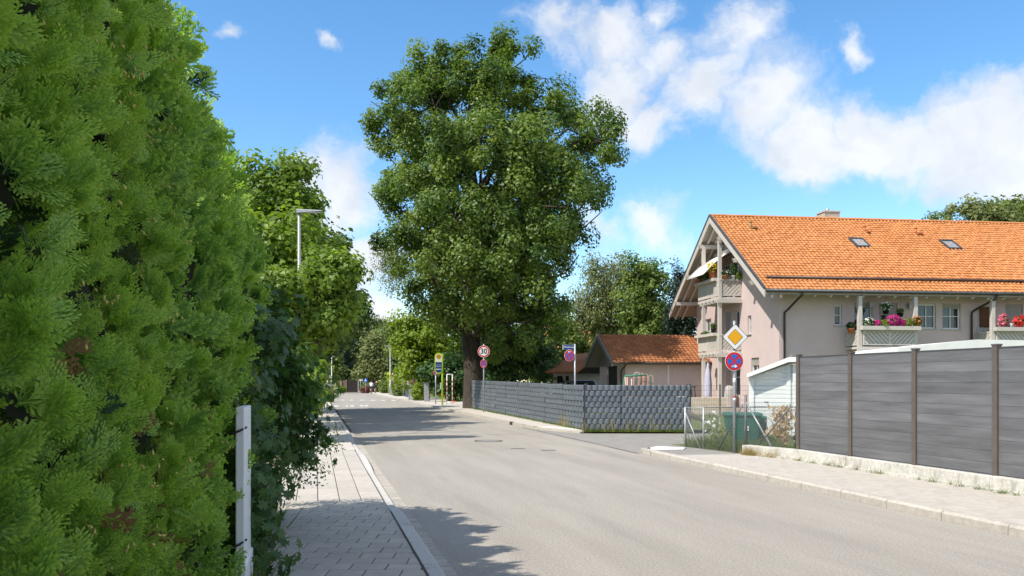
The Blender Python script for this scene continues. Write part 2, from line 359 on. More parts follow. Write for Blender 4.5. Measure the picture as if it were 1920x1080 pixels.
def make_tree(name, label, base, lobes, trunk_r, trunk_top, n_clumps, per, leaf_size, lm, bark, seed, tmpl=LEAF, clump_r=.6, group=None, cat='tree', crown_name='crown', outw=.5, droop=0., lean=(0, 0), limb=True, flat=.75, twig=.02, shell=2.4):
    r = np.random.default_rng(seed); base = np.array(base, float)
    root = empty(name, base, label, cat, group)
    lobes = np.array(lobes, float); C = lobes[:, :3].mean(0)
    w = lobes[:, 3]**2.3; which = r.choice(len(lobes), n_clumps, p=w/w.sum())
    d = unit(r.normal(size=(n_clumps, 3))); rad = r.random(n_clumps)**(1/shell)
    cc = lobes[which, :3]+d*(lobes[which, 3]*rad)[:, None]
    # ---- wood
    VS = []; FS = []; off = 0
    def addt(pts, rs, n):
        nonlocal off
        v, f = tube_np(pts, rs, n); VS.append(v); FS.append(f+off); off += len(v)
    top = np.array([base[0]+lean[0], base[1]+lean[1], trunk_top]); T = []
    for i in range(9):
        q = i/8; p = base+(top-base)*q; p[:2] += r.normal(size=2)*trunk_r*.35*(q > 0); T.append(p)
    flare = [1.3, 1.05, .96, .9, .82, .72, .6, .45, .25]
    addt(T, [trunk_r*x for x in flare], 10); T = np.array(T)
    nodes = [T[3:]]
    if limb:
        for l in lobes:
            hd = np.linalg.norm(l[:2]-T[4, :2]); za = np.clip(l[2]-.75*hd-l[3]*.3, T[2, 2], T[7, 2]); i = int(np.argmin(abs(T[:, 2]-za)))
            s = T[i]; e = l[:3]; mid = (s+e)/2+np.array([0, 0, .12*np.linalg.norm(e-s)])+r.normal(size=3)*.06*np.linalg.norm(e-s)
            ts = np.linspace(0, 1, 7)[:, None]; pts = (1-ts)**2*s+2*ts*(1-ts)*mid+ts**2*e
            pts[1:-1] += r.normal(size=(5, 3))*.045*np.linalg.norm(e-s)
            r0 = trunk_r*.34*min(1, l[3]/max(lobes[:, 3])+.25)
            addt(pts, np.linspace(r0, r0*.25, 7), 6); nodes.append(pts[2:])
    nodes = np.concatenate(nodes)
    for c in cc[:: 1 if n_clumps < 700 else 2]:
        i = int(np.argmin(((nodes-c)**2).sum(1))); s = nodes[i]; mid = (s+c)/2+r.normal(size=3)*.1*np.linalg.norm(c-s)+np.array([0, 0, .1])
        addt(np.array([s, mid, c]), [twig*1.6, twig, twig*.4], 3)
    np_mesh('trunk', np.concatenate(VS), np.concatenate(FS).reshape(-1), 4, bark, root, smooth=True, loc=base)
    # ---- leaves
    N = n_clumps*per; ci = np.repeat(np.arange(n_clumps), per)
    cr = clump_r*r.uniform(.65, 1.3, n_clumps)
    off3 = unit(r.normal(size=(N, 3)))*(r.random((N, 1))**.45)*.95; off3[:, 2] *= flat
    pos = cc[ci]+off3*cr[ci][:, None]
    if droop: pos[:, 2] -= droop*r.random(N)**1.5*cr[ci]
    nr = unit(pos-C)*outw*.6+unit(off3)*.75+np.array([0, 0, .45])+r.normal(size=(N, 3))*.4
    R = frames(nr, r.normal(size=(N, 3)) + (np.array([0, 0, -2.]) if droop else 0), r)
    crnd = r.normal(size=n_clumps)*.2
    rnd = .45+crnd[ci]+r.normal(size=N)*.2
    scatter(crown_name, tmpl, pos, R, leaf_size*r.uniform(.65, 1.25, N), lm, root, rnd)
    return root

# ------------------------------------------------------------------ materials
ASPHALT = mat('asphalt', (.285, .26, .225), (.36, .33, .288), rough=.9, scale=1.3, stretch=(1.1, .13, 1), bump=.5, bscale=90, stain=((.225, .21, .19), 1.0, .55, .6), detail=12, rot=-.2263, speck=(42, .22), contrast=(.3, .7))
ASPHALT_FAR = mat('asphalt_side', (.235, .222, .205), (.285, .27, .248), rough=.9, scale=2.2, bump=.3, bscale=120, stain=((.18, .172, .16), 3, .58, .5), speck=(30, .15))
PAVER = mat('paver_concrete', (.415, .378, .33), (.48, .44, .388), rough=.9, scale=9, bump=.25, bscale=120, objrnd=.07, stain=((.37, .34, .29), 5, .6, .5))
PAVE = mat('paving_far', (.46, .42, .37), (.53, .485, .43), rough=.9, scale=4, bump=.2, bscale=90, stain=((.32, .3, .27), 3, .58, .5))
JOINT = mat('joint_sand', (.10, .09, .075), (.16, .14, .11), rough=1, scale=20)
KERB = mat('kerb_granite', (.46, .44, .41), (.56, .54, .50), rough=.85, scale=40, bump=.3, bscale=200, objrnd=.06, stain=((.33, .3, .26), 4, .57, .6))
KERB_R = mat('kerb_concrete', (.38, .35, .30), (.48, .445, .39), rough=.9, scale=14, bump=.3, bscale=150, objrnd=.06, stain=((.27, .245, .205), 3, .55, .7))
CONC = mat('low_wall_concrete', (.47, .45, .40), (.58, .555, .50), rough=.9, scale=3.5, bump=.5, bscale=40, stain=((.24, .22, .185), 5.5, .52, .8), stretch=(1, 1, .45), speck=(18, .12))
SOIL = mat('soil', (.11, .085, .055), (.18, .14, .09), rough=1, scale=8, bump=.6, bscale=40)
LAWN = mat('lawn', (.07, .11, .02), (.17, .19, .055), rough=1, scale=2.5, bump=.6, bscale=50, stain=((.22, .2, .09), 1.2, .6, .6))
# ------------------------------------------------------------------ ground, road, pavements
RO = V((-.45, 7.2, 0)); RS = V((-.2244, .9745, 0)); RT = V((.9745, .2244, 0))
RW = 6.05
def R3(t, s, z=0.): q = RO+RT*t+RS*s; return V((q.x, q.y, z))
RF = Fr(RO, RT, RS)
def ts(x, y): q = V((x, y, 0))-RO; return q.dot(RT), q.dot(RS)
def gp(px, py, z=0.):
    d = FPX*(CAMZ-z)/(py-HOR); return V((X(px, d), d, z))

MB().add([(-1500, -600, -.04), (1500, -600, -.04), (1500, 1800, -.04), (-1500, 1800, -.04)], [(0, 1, 2, 3)]).build('ground', LAWN, kind='structure', loc=V((0, 0, -.04)))
arc_near = [(6.05, 10.6), (6.1, 11.2), (6.3, 11.85), (6.7, 12.35), (7.25, 12.65), (7.8, 12.75)]
arc_far = [(6.98, 18.7), (6.75, 19.3), (6.4, 20.3), (6.15, 21.4), (6.05, 22.6)]
road = MB()
main = [R3(0, -16), R3(RW, -16), R3(RW, 10.6), R3(RW, 22.6), R3(RW, 150), R3(0, 150)]
road.add(main, [tuple(range(6))])
road.build('road', ASPHALT, kind='structure', loc=V((0, 0, 0)))
side = [R3(*p) for p in arc_near]+[V((12, 21.9, 0)), V((45, 25.5, 0)), V((45, 31.2, 0)), V((12, 27.4, 0)), V((5.7, 26.95, 0))]+[R3(*p) for p in arc_far]
side = [V((p.x, p.y, .001)) for p in side]
MB().add(side, [tuple(range(len(side)))]).build('side_road', ASPHALT_FAR, kind='structure', loc=V((8, 24, .001)))

# gutter strip of setts along the left kerb
def strip(name, t0, t1, s0, s1, z0, z1, m, parent=None, **k):
    return MB(RF).box((t0, s0, z0), (t1, s1, z1)).build(name, m, parent, **k)
GUTTER = mat('gutter_stone', (.36, .325, .28), (.44, .40, .345), rough=.9, scale=12, bump=.3, objrnd=.12, stain=((.25, .225, .19), 4, .55, .6))
gut = strip('gutter_strip', -.16, .0, -16, 120, -.05, .006, JOINT, kind='structure')
gm = MB(RF).box((-.155, 0, -.01), (-.006, .155, .014)); gme = None
for i in range(150):
    s = -3+i*.16
    if gme is None:
        o = MB(RF).box((-.153, s, .0), (-.007, s+.152, .014)).build('sett', GUTTER, gut); gme = o.data; g0 = o.location.copy()
    else:
        o = link('sett', gme, gut, g0+wl(gut)+RS*(i*.16))

# left pavement
pav = strip('pavement_left', -1.75, -.30, -16, 130, -.05, .085, JOINT, kind='structure')
nT = (RT.x, RT.y)
cT = lambda t: RO.dot(RT)+t
JW = .006
planes = [(nT[0], nT[1], cT(-.312)), (-nT[0], -nT[1], -cT(-1.7))]
YC = 11.05
def paver(poly, z1, m, parent, name='paver', z0=.06):
    if len(poly) < 3: return
    a = abs(sum(poly[i][0]*poly[(i+1) % len(poly)][1]-poly[(i+1) % len(poly)][0]*poly[i][1] for i in range(len(poly))))/2
    if a < .0015: return
    cx = sum(p[0] for p in poly)/len(poly); cy = sum(p[1] for p in poly)/len(poly)
    ins = [(cx+(p[0]-cx)*(1-.05), cy+(p[1]-cy)*(1-.05)) for p in poly]
    n = len(poly); dz = rng.uniform(-.0018, .0018)
    vs = [(p[0], p[1], z0) for p in poly]+[(p[0], p[1], z1-.004+dz) for p in poly]+[(p[0], p[1], z1+dz) for p in ins]
    fs = [(i, (i+1) % n, n+(i+1) % n, n+i) for i in range(n)]+[(n+i, n+(i+1) % n, 2*n+(i+1) % n, 2*n+i) for i in range(n)]+[tuple(range(2*n, 3*n))]
    MB().add(vs, fs).build(name, m, parent)
y = 5.4; row = 0
while y < YC:
    y1 = min(y+.232, YC); x = -3.6+(row % 2)*.15
    while x < .2:
        paver(clip([(x+JW, y+JW), (x+.30-JW, y+JW), (x+.30-JW, y1-JW), (x+JW, y1-JW)], planes), .10, PAVER, pav)
        x += .30
    y += .232; row += 1
s = 2.5
while s < 12.5:
    for c in range(5):
        t0 = -1.70+c*.2776
        q = [R3(t0+JW, s+.002), R3(t0+.2776-JW, s+.002), R3(t0+.2776-JW, s+.498), R3(t0+JW, s+.498)]
        paver(clip([(p.x, p.y) for p in q], [(0, -1, -(YC+.004))]), .10, PAVER, pav)
    s += .5
strip('paving', -1.74, -.302, 12.5, 129, .05, .1, PAVE, pav)
# left kerb stones
kl = strip('kerb_left', -.295, -.17, -16, 130, -.05, .02, JOINT, kind='structure')
def kh(s):
    for a, b in ((3.2, 9.2), (11.6, 17.)):
        if a < s < b: return .115-.075*min(1, (s-a)/.8, (b-s)/.8)
    return .115
s = -3.
while s < 60:
    L_ = 1.0 if s < 30 else 3.
    b = MB(RF); h0, h1 = kh(s), kh(s+L_)
    pr = [(-.298, 0), (-.298, 1), (-.185, 1), (-.165, .8), (-.165, 0)]
    vs = [RF.p(t, s+.004, -.02 if q == 0 else (h0 if q == 1 else h0-.015)) for t, q in pr]+[RF.p(t, s+L_-.004, -.02 if q == 0 else (h1 if q == 1 else h1-.015)) for t, q in pr]
    b.add(vs, [(0, 1, 2, 3, 4), (9, 8, 7, 6, 5)]+[(i, 5+i, 5+(i+1) % 5, (i+1) % 5) for i in range(5)]).build('kerb_stone', KERB, kl)
    s += L_
# verge of soil and weeds under the hedge
MB().add([R3(-1.75, -16, .06), R3(-14, -16, .06), R3(-14, 130, .06), R3(-1.75, 130, .06)], [(0, 3, 2, 1)]).build('verge', SOIL, kind='structure')

# right pavement, near block
kr = strip('kerb_right', RW+.005, RW+.14, -16, 10.5, -.05, .02, JOINT, kind='structure')
s = -5.4
while s < 10.4:
    b = MB(RF)
    pr = [(RW+.14, 0), (RW+.14, .12), (RW+.035, .12), (RW+.003, .09), (RW+.003, 0)]
    vs = [RF.p(t, s+.005, z) for t, z in pr]+[RF.p(t, s+.995, z) for t, z in pr]
    b.add(vs, [(4, 3, 2, 1, 0), (5, 6, 7, 8, 9)]+[(i, (i+1) % 5, 5+(i+1) % 5, 5+i) for i in range(5)]).build('kerb_stone', KERB_R, kr)
    s += 1.0
def curved_kerb(arc, w, h, m, parent, side=1):
    pts = [V((a, b)) for a, b in arc]
    for i in range(len(pts)-1):
        d = (pts[i+1]-pts[i]).normalized(); n = V((d.y, -d.x))*side
        pp = [pts[i]+d*.006, pts[i+1]-d*.006, pts[i+1]-d*.006+n*w, pts[i]+d*.006+n*w]
        MB(RF).prism([(p.x, p.y) for p in pp], 'uv', -.03, h[i]).build('kerb_stone', m, parent)
curved_kerb([(6.05, 10.62)]+arc_near[1:], .14, [.11, .07, .05, .05, .07], KERB_R, kr)
inner = [(6.19, 10.6), (6.24, 11.1), (6.43, 11.75), (6.8, 12.2), (7.3, 12.5), (7.85, 12.62)]
pr_poly = [(RW+.142, -16), (8.6, -16), (8.6, 9.2), (7.9, 11.8)]+inner[::-1]
pvr = MB(RF).prism(pr_poly, 'uv', -.05, .088).build('pavement_right', JOINT, kind='structure')
SLAB = mat('slab_concrete', (.405, .372, .325), (.47, .435, .385), rough=.9, scale=7, bump=.25, bscale=110, objrnd=.035, stain=((.34, .315, .28), 4, .6, .45))
s = -5.2; row = 0
while s < 9.3:
    t = RW+.145
    off = (row % 2)*.17
    tt = [RW+.145]+[RW+.145+off+.34*k for k in range(0, 7) if RW+.145+off+.34*k > RW+.2]+[8.12]
    tt = [q for q in tt if q <= 8.12]
    for a, b_ in zip(tt[:-1], tt[1:]):
        if b_-a > .03: paver([tuple(R3(p, q).xy) for p, q in ((a+.0025, s+.0025), (b_-.0025, s+.0025), (b_-.0025, s+.34), (a+.0025, s+.34))], .105, SLAB, pvr, 'slab', .08)
    s += .3425; row += 1
# corner: patched asphalt and pale lowered apron
MB(RF).prism([(6.2, 9.33), (8.12, 9.33), (7.9, 11.75), (7.6, 12.4), (7.25, 12.44), (6.85, 12.1), (7.3, 11.4), (7.0, 10.9), (6.35, 10.9), (6.23, 10.62)], 'uv', .05, .096).build('asphalt_patch', ASPHALT_FAR, pvr)
APRON = mat('apron_concrete', (.6, .58, .54), (.72, .7, .66), rough=.9, scale=5, bump=.2)
MB(RF).prism([(6.28, 10.95), (6.98, 10.95), (7.26, 11.42), (6.83, 12.06), (6.5, 11.72), (6.3, 11.2)], 'uv', .05, .1).build('apron', APRON, pvr)

# far pavement beyond the side road
kf = empty('kerb_far', R3(6.1, 22.6, 0), kind='structure')
curved_kerb(arc_far, .14, [.05, .05, .06, .09], KERB_R, kf, 1)
s = 22.6
while s < 120:
    L_ = 1. if s < 45 else 4.
    MB(RF).box((RW+.002, s+.005, -.03), (RW+.14, s+L_-.005, .11)).build('kerb_stone', KERB_R, kf); s += L_
inner_f = [(7.12, 18.78), (6.9, 19.35), (6.54, 20.34), (6.29, 21.43), (6.192, 22.6)]
pf = [(7.16, 18.85), (7.75, 41.5), (13.5, 41.5), (13.5, 56), (9.6, 58), (9.0, 120), (6.192, 120)]+inner_f[::-1]
pvf = MB(RF).prism(pf, 'uv', -.05, .095).build('pavement_far', PAVE, kind='structure')
APR2 = MB(RF).prism([(6.55, 20.4), (6.9, 19.42), (7.1, 19.0), (7.15, 19.4), (6.95, 20.4), (6.6, 21.2), (6.33, 21.4)], 'uv', .05, .099).build('apron', APRON, pvf)

MB(RF).box((RW-.02, 24.2, .0), (RW+.1, 24.6, .118)).build('gully', mat('gully_iron', (.03, .03, .03), rough=.7), kf)
# road furniture in the asphalt
IRON = mat('cast_iron', (.035, .033, .03), (.07, .065, .06), rough=.7, scale=30)
SEAM = mat('bitumen_seam', (.06, .058, .055), (.1, .095, .09), rough=.8, scale=12)
c = gp(916, 827)
mh = empty('manhole_cover', c, 'round cast iron manhole cover in the middle of the road', 'manhole')
m = MB(Fr(c)); m.lathe((0, 0, -.02), [(.40, 0), (.40, .026), (.33, .026), (.33, .0)], 28); m.build('ring', IRON, mh)
m = MB(Fr(c)); m.lathe((0, 0, -.02), [(.315, 0), (.315, .025)], 24)
m.build('lid', mat('manhole_concrete', (.2, .19, .18), (.28, .27, .25), rough=.9, scale=20), mh)
for i, (a, b) in enumerate(((971, 841.5), (1028, 844.5))):
    c = gp(a, b)
    MB(Fr(c)).box((-.17, -.045, -.02), (.17, .045, .006)).build('valve_cover', IRON, label=('dark slot-like valve cover in the asphalt, the one closer to the oak', 'dark slot-like valve cover in the asphalt, the one closer to the priority road sign')[i], cat='valve cover')
sm = MB()
def seam(p, q, w=.035):
    p = V((p.x, p.y, .0)); q = V((q.x, q.y, .0)); n = (q-p).cross(V((0, 0, 1))).normalized()*w/2
    k = 9; pts = []
    for i in range(k+1):
        c_ = p+(q-p)*(i/k)+n*rng.uniform(-.8, .8); ww = rng.uniform(.6, 1.2); pts += [c_+n*ww+V((0, 0, .005)), c_-n*ww+V((0, 0, .005))]
    sm.add(pts, [(2*i, 2*i+1, 2*i+3, 2*i+2) for i in range(k)])
seam(gp(760, 817), gp(985, 814)); seam(R3(6.0, 11.2), R3(6.03, 22.4), .05)
sm.build('road_seam', SEAM, kind='structure', loc=V((0, 10, .005)))
WHITE_LINE = mat('road_paint', (.48, .47, .45), (.6, .59, .57), rough=.8, scale=14, stain=((.3, .3, .29), 9, .55, .6))
mk = empty('road_markings', gp(690, 755), kind='structure')
for a, b, y0, y1 in [(640, 646, 749.4, 750.6), (656, 663, 749.4, 750.8), (675, 684, 749.5, 750.9), (694, 704, 749.8, 751.2), (714, 723, 750, 751.5), (733, 742, 750.2, 751.8),
                     (624, 635, 760.3, 762.8), (648, 653, 760, 762.4), (656, 664, 760, 762.6), (675, 682, 759.5, 762.1), (683, 691, 759.5, 762.1)]:
    q = [gp(a, y1, .006), gp(b, y1, .006), gp(b-1, y0, .006), gp(a+1, y0, .006)]
    MB().add(q, [(0, 1, 2, 3)]).build('dash', WHITE_LINE, mk)
# a low slope of lawn on the corner plot, behind the chain-link fence
MB().add([V((3.9, 21.0, .10)), V((5.3, 17.3, .10)), V((12.5, -6, .10)), V((60, -6, .10)), V((60, 24.5, .10)), V((12, 21.8, .10))], [(0, 1, 2, 3, 4, 5)]).build('lawn', LAWN, kind='structure', loc=V((20, 10, .1)))
MB().add([V((2.5, 27.5, .08)), V((12, 27.8, .08)), V((60, 33, .08)), V((60, 90, .08)), V((-2, 90, .08)), V((-2.1, 50, .08))], [(0, 1, 2, 3, 4, 5)]).build('garden_lawn', LAWN, kind='structure', loc=V((20, 50, .08)))
# ------------------------------------------------------------------ grey composite fence on its low wall (right)
BOARD = mat('composite_board', (.098, .098, .103), (.172, .173, .18), rough=.55, scale=1.5, stretch=(.6, .6, 6), bump=.08, bscale=14, objrnd=.09, detail=6, spec=.4, contrast=(.3, .7))
POSTB = mat('bronze_post', (.115, .095, .082), (.135, .112, .098), rough=.45, scale=8, metallic=.2, spec=.5)
FA = V((6.93, 12.2, 0)); FD = V((5.72, 17.0, 0)); fdir = (FD-FA).normalized(); fn = V((-fdir.y, fdir.x, 0))   # fn: towards the road
FFR = Fr(FA, fdir, fn)                                                                                        # u along (away), v towards the road
SP = (FD-FA).length/3
wall_top = .30
wl_ = empty('retaining_wall', FFR.p(0, 0, .1), 'low pale concrete wall carrying the grey board fence', 'wall')
for i in range(-9, 3):
    u0, u1 = i*SP*1.0, (i+1)*SP*1.0
    MB(FFR).prism([(u0+.003, -.14), (u1-.003, -.14), (u1-.003, .13), (u0+.003, .13)], 'uv', .02, wall_top+rng.uniform(-.004, .004)).build('wall_section', CONC, wl_, bevel=.012)
    MB(FFR).box((u0, .13, .02), (u1, .22, .135)).build('footing', CONC, wl_)
e0 = FFR.p(3*SP, 0, 0); e1 = V((5.03, 18.3, 0)); wd = (e1-e0).normalized(); WF = Fr(e0, wd, V((-wd.y, wd.x, 0)))
MB(WF).box((.01, -.12, .02), ((e1-e0).length, .13, wall_top-.01)).build('wall_section', CONC, wl_, bevel=.012)
MB(WF).box((.03, .13, .02), ((e1-e0).length-.1, .2, .125)).build('footing', CONC, wl_)
fence = empty('board_fence', FFR.p(0, 0, wall_top), 'tall fence of grey wood-grain boards between bronze posts beside the pavement', 'fence')
NB = 11; FH = 1.80; bh = FH/NB; bmesh_ = None
def fz(u): return wall_top + .0 + .012*0
for i in range(-8, 4):
    u = i*SP
    MB(FFR).box((u-.045, -.045, wall_top-.03), (u+.045, .045, wall_top+FH+.06)).build('post', POSTB, fence, bevel=.006)
    MB(FFR).box((u-.052, -.052, wall_top+FH+.06), (u+.052, .052, wall_top+FH+.085)).build('post_cap', POSTB, fence)
    if i < 3:
        for k in range(NB):
            z = wall_top+.02+k*bh
            if bmesh_ is None:
                pr = [(-.003, -.012), (-.003, .001), (-.011, .001), (-.011, bh-.003), (-.003, bh-.001), (.003, bh-.001), (.011, bh-.003), (.011, .001), (.003, .001), (.003, -.012)]
                o = MB(FFR).prism(pr, 'vw', u+.047, u+SP-.047)
                o.v = [v+V((0, 0, z)) for v in o.v]
                o = o.build('board', BOARD, fence); bmesh_ = o.data; b0 = wl(o).copy(); bu, bz = u, z
            else: link('board', bmesh_, fence, b0+fdir*(u-bu)+V((0, 0, z-bz)))
        MB(FFR).box((u+.047, -.016, wall_top+.02+NB*bh), (u+SP-.047, .016, wall_top+.02+NB*bh+.022)).build('top_rail', mat('aluminium_rail', (.1, .1, .105), rough=.45, metallic=.4), fence)

# ------------------------------------------------------------------ chain-link fence on the corner
GALV = mat('galvanised', (.34, .35, .36), (.45, .46, .47), rough=.5, metallic=.55, scale=20)
GALVD = mat('galvanised_dark', (.12, .125, .13), (.18, .185, .19), rough=.55, metallic=.5, scale=20)
clf = empty('chain_link_fence', V((4.1, 20.2, .1)), 'galvanised chain-link fence with braced posts on the corner in front of the green bin', 'fence')
def mesh_run(a, b, z0, z1, cell=.062, w=.0024):
    a = V((a[0], a[1], 0)); b = V((b[0], b[1], 0)); L_ = (b-a).length; d = (b-a)/L_; H = z1-z0; m = MB(); nn = V((-d.y, d.x, 0))*.0015
    k = -int(H/cell)-1
    def seg(u0, h0, u1, h1, off):
        if u0 < 0: h0 += (h1-h0)*(-u0)/(u1-u0); u0 = 0
        if u1 > L_: h1 = h0+(h1-h0)*(L_-u0)/(u1-u0); u1 = L_
        if u1-u0 < .01: return
        m.bar(tuple(a+d*u0+V((0, 0, z0+h0))+nn*off), tuple(a+d*u1+V((0, 0, z0+h1))+nn*off), w)
    n = int((L_+H)/cell)+2
    for i in range(n):
        u = -H+i*cell
        seg(u, 0, u+H, H, 1); seg(u, H, u+H, 0, -1)
    return m.build('wire_mesh', GALV, clf, kind='stuff')
A = (4.1, 20.2); B = (4.99, 18.33); B2 = (5.03, 18.25); Cc = (5.66, 17.12); D = (8.2, 20.9)
def cl_at(q): return (A[0]+(B[0]-A[0])*q, A[1]+(B[1]-A[1])*q)
def post(p, z0, z1, r, m): MB(Fr((p[0], p[1], 0))).tube([(0, 0, z0), (0, 0, z1)], r, 8).build('post', m, clf)
post(A, .05, 1.04, .024, GALV); p13 = cl_at(.33); post(p13, .05, 1.05, .022, GALV); post((B[0]+.03, B[1]), .1, 1.36, .03, GALVD)
post((5.35, 20.45), .05, 1.03, .022, GALVD); post((6.9, 20.75), .05, 1.03, .022, GALVD)
def brace(p, q, m=GALV, r=.014): MB().tube([p, q], r, 6).build('brace', m, clf)
q = cl_at(.27); brace((A[0], A[1], .92), (q[0], q[1]-.02, .1))
brace((B[0]+.03, B[1], 1.22), (5.36, 17.66, .31), GALV, .017); brace((B[0]-.02, B[1]+.05, 1.15), (4.62, 19.1, .12), GALVD)
brace((5.62, 17.2, 1.15), (5.2, 17.95, .31), GALVD, .016)
mesh_run(A, B, .1, 1.02); mesh_run(B2, Cc, .32, 1.22); mesh_run(A, D, .1, 1.02)
MB().tube([(A[0], A[1], 1.03), (D[0], D[1], 1.03)], .012, 6).build('top_tube', GALVD, clf)
MB().tube([(A[0], A[1], 1.03), (p13[0], p13[1], 1.04)], .009, 6).build('top_tube', GALV, clf)

# ------------------------------------------------------------------ grey woven strip fence (far corner)
WOV = mat('woven_strip', (.10, .118, .136), (.125, .145, .166), rough=.5, scale=3, spec=.4, objrnd=.07, stain=((.17, .18, .18), 5, .62, .4))
WPOST = mat('anthracite_steel', (.06, .068, .076), (.08, .09, .1), rough=.5, scale=10, metallic=.2)
def woven(name, label, a, b, npan, z0a, z0b, ha, hb, per, wid=None, n_seg=8, amp=.02):
    a = V(a); b = V(b); root = empty(name, V((a.x, a.y, z0a)), label, 'fence')
    L_ = (b-a).length; d = (b-a)/L_; out = V((d.y, -d.x, 0))
    us = [0]+(wid or [L_/npan]*npan)
    for i in range(1, len(us)): us[i] += us[i-1]
    for i in range(len(us)):
        q = us[i]/L_; p = a+d*us[i]; z0 = z0a+(z0b-z0a)*q; h = ha+(hb-ha)*q
        pf_ = Fr((p.x, p.y, z0), d, out)
        MB(pf_).box((-.03, -.10, -.05), (.03, -.045, h+.05)).build('post', WPOST, root)
        if i == len(us)-1: break
        u0, u1 = us[i]+.012, us[i+1]-.012; q2 = ((us[i]+us[i+1])/2)/L_; z0 = z0a+(z0b-z0a)*q2; h = ha+(hb-ha)*q2; sh = (h-.03)/8
        bars = MB(); k = u0
        while k < u1:
            p = a+d*k; bars.bar((p.x, p.y, z0+.02), (p.x, p.y, z0+h), .006); k += per/2
        bars.build('wire_panel', WPOST, root, kind='stuff')
        for r_ in range(8):
            zz = z0+.03+r_*sh+rng.uniform(-.004, .004); am = amp*rng.uniform(.75, 1.2); vs = []; n = max(4, int((u1-u0)/per*n_seg)); ph0 = (r_ % 2)*.5+.1
            for j in range(n+1):
                u = u0+(u1-u0)*j/n; ph = (u/per+ph0) % 1
                w = math.sin(ph/.68*math.pi)**.8 if ph < .68 else -1.0*math.sin((ph-.68)/.32*math.pi)
                c_ = a+d*u
                for (hz, k2) in ((.003, .9), (.03, 1.0), (sh-.03, 1.0), (sh-.003, .9)):
                    o_ = w*am*k2; vs.append(V((c_.x+out.x*o_, c_.y+out.y*o_, zz+hz)))
            fs = [(j*4+k, (j+1)*4+k, (j+1)*4+k+1, j*4+k+1) for j in range(n) for k in range(3)]
            m = MB(); m.add(vs, fs, True); o = m.build('strip', WOV, root)
            sd = o.modifiers.new('thick', 'SOLIDIFY'); sd.thickness = .003
    return root
FC = V((2.3, 27.15, 0)); FL = V((-2.31, 49.3, 0)); FR_ = V((5.62, 27.02, 0))
woven('woven_fence', 'long grey woven strip fence running from the street corner back to the oak trunk', FL, FC, 9, .1, .09, 1.62, 1.44, .38, None, 10, .05)
woven('woven_fence', 'grey woven strip fence facing the side road, in front of the garage', FC+V((.03, -.02, 0)), FR_, 2, .07, .06, 1.46, 1.46, .187, [1.13, 2.19], 10, .018)

# ------------------------------------------------------------------ traffic signs
S_WHITE = mat('sign_white', (.75, .75, .74), rough=.4, spec=.4); S_RED = mat('sign_red', (.55, .02, .025), rough=.4); S_BLUE = mat('sign_blue', (.02, .12, .5), rough=.4)
S_YEL = mat('sign_yellow', (.75, .36, .01), rough=.4); S_BLACK = mat('sign_black', (.012, .012, .014), rough=.45); S_GREY = mat('sign_back', (.2, .2, .2), rough=.6, metallic=.3)
S_DBLUE = mat('sign_dark_blue', (.008, .05, .2), rough=.4); S_LIME = mat('bus_stop_lime', (.42, .62, .01), rough=.4); S_PALE = mat('bus_stop_pale', (.75, .78, .6), rough=.45)
def pole(fr, z1, r, parent, m=GALV, z0=-.03):
    return MB(fr).tube([(0, 0, z0), (0, 0, z1)], r, 10).build('pole', m, parent)
def no_stopping(fr, c, r, parent, arrow='right', arrow_at=-.5, ry=None):
    """round plate in the u-w plane in front of the pole, facing -v"""
    ry = ry or r; k = ry/r
    pl = MB(fr).disc(c, ry, 36, -.05, -.045, rx=r).build('plate', S_WHITE, parent)
    MB(fr).disc(c, ry*.96, 36, -.052, -.0501, rx=r*.96).build('red_disc', S_RED, pl)
    for a0 in (0, 90, 180, 270):
        pts = []
        a1, a2 = math.radians(a0-45+12), math.radians(a0+45-12)
        pts = [(c[0]+r*.13*math.cos(math.radians(a0)), c[1]+ry*.13*math.sin(math.radians(a0)))]
        for i in range(9):
            a = a1+(a2-a1)*i/8; pts.append((c[0]+r*.73*math.cos(a), c[1]+ry*.73*math.sin(a)))
        MB(fr).prism(pts, 'uw', -.0545, -.0521).build('blue_field', S_BLUE, pl)
    if arrow:
        s = 1 if arrow == 'right' else -1; cz = c[1]+ry*arrow_at
        pts = [(-.3, -.045), (.08, -.045), (-.02, -.15), (.12, -.15), (.34, 0), (.12, .15), (-.02, .15), (.08, .045), (-.3, .045)]
        pts = [(c[0]+s*x*r, cz+z*r) for x, z in pts]
        MB(fr).prism(pts if s > 0 else pts[::-1], 'uw', -.057, -.0546).build('arrow', S_WHITE, pl)
    MB(fr).box((c[0]-.03, -.045, c[1]-.02), (c[0]+.03, .04, c[1]+.02)).build('clamp', GALV, parent)
    return pl
SF = rotz((4.82, 18.5, .1), 6)
sg = empty('priority_road_sign', SF.o, 'yellow and white diamond priority sign above a round no-stopping sign, on the nearest pole', 'road sign')
pole(SF, 2.86, .03, sg)
def dia(fr, c, h, y0, y1, rad=.12):
    pts = []
    for k in range(4):
        a = math.radians(90*k); q = V((math.cos(a), math.sin(a))); tq = V((-q.y, q.x)); e = h*rad
        for sgn in (-1, 1): p = q*(h-e*.5)+tq*sgn*e*.5; pts.append((c[0]+p.x, c[1]+p.y))
    return MB(fr).prism(pts, 'uw', y0, y1)
dz = Z(632, 18.5)-.1; rz = Z(677.5, 18.5)-.1
pl = dia(SF, (0, dz), .29, -.05, -.045).build('plate', S_BLACK, sg); dia(SF, (0, dz), .277, -.0525, -.0501).build('white_field', S_WHITE, pl)
dia(SF, (0, dz), .178, -.0545, -.0526).build('dark_border', S_BLACK, pl); dia(SF, (0, dz), .168, -.0565, -.0546).build('yellow_field', S_YEL, pl)
no_stopping(SF, (-.02, rz), .205, sg, 'right', -.52)
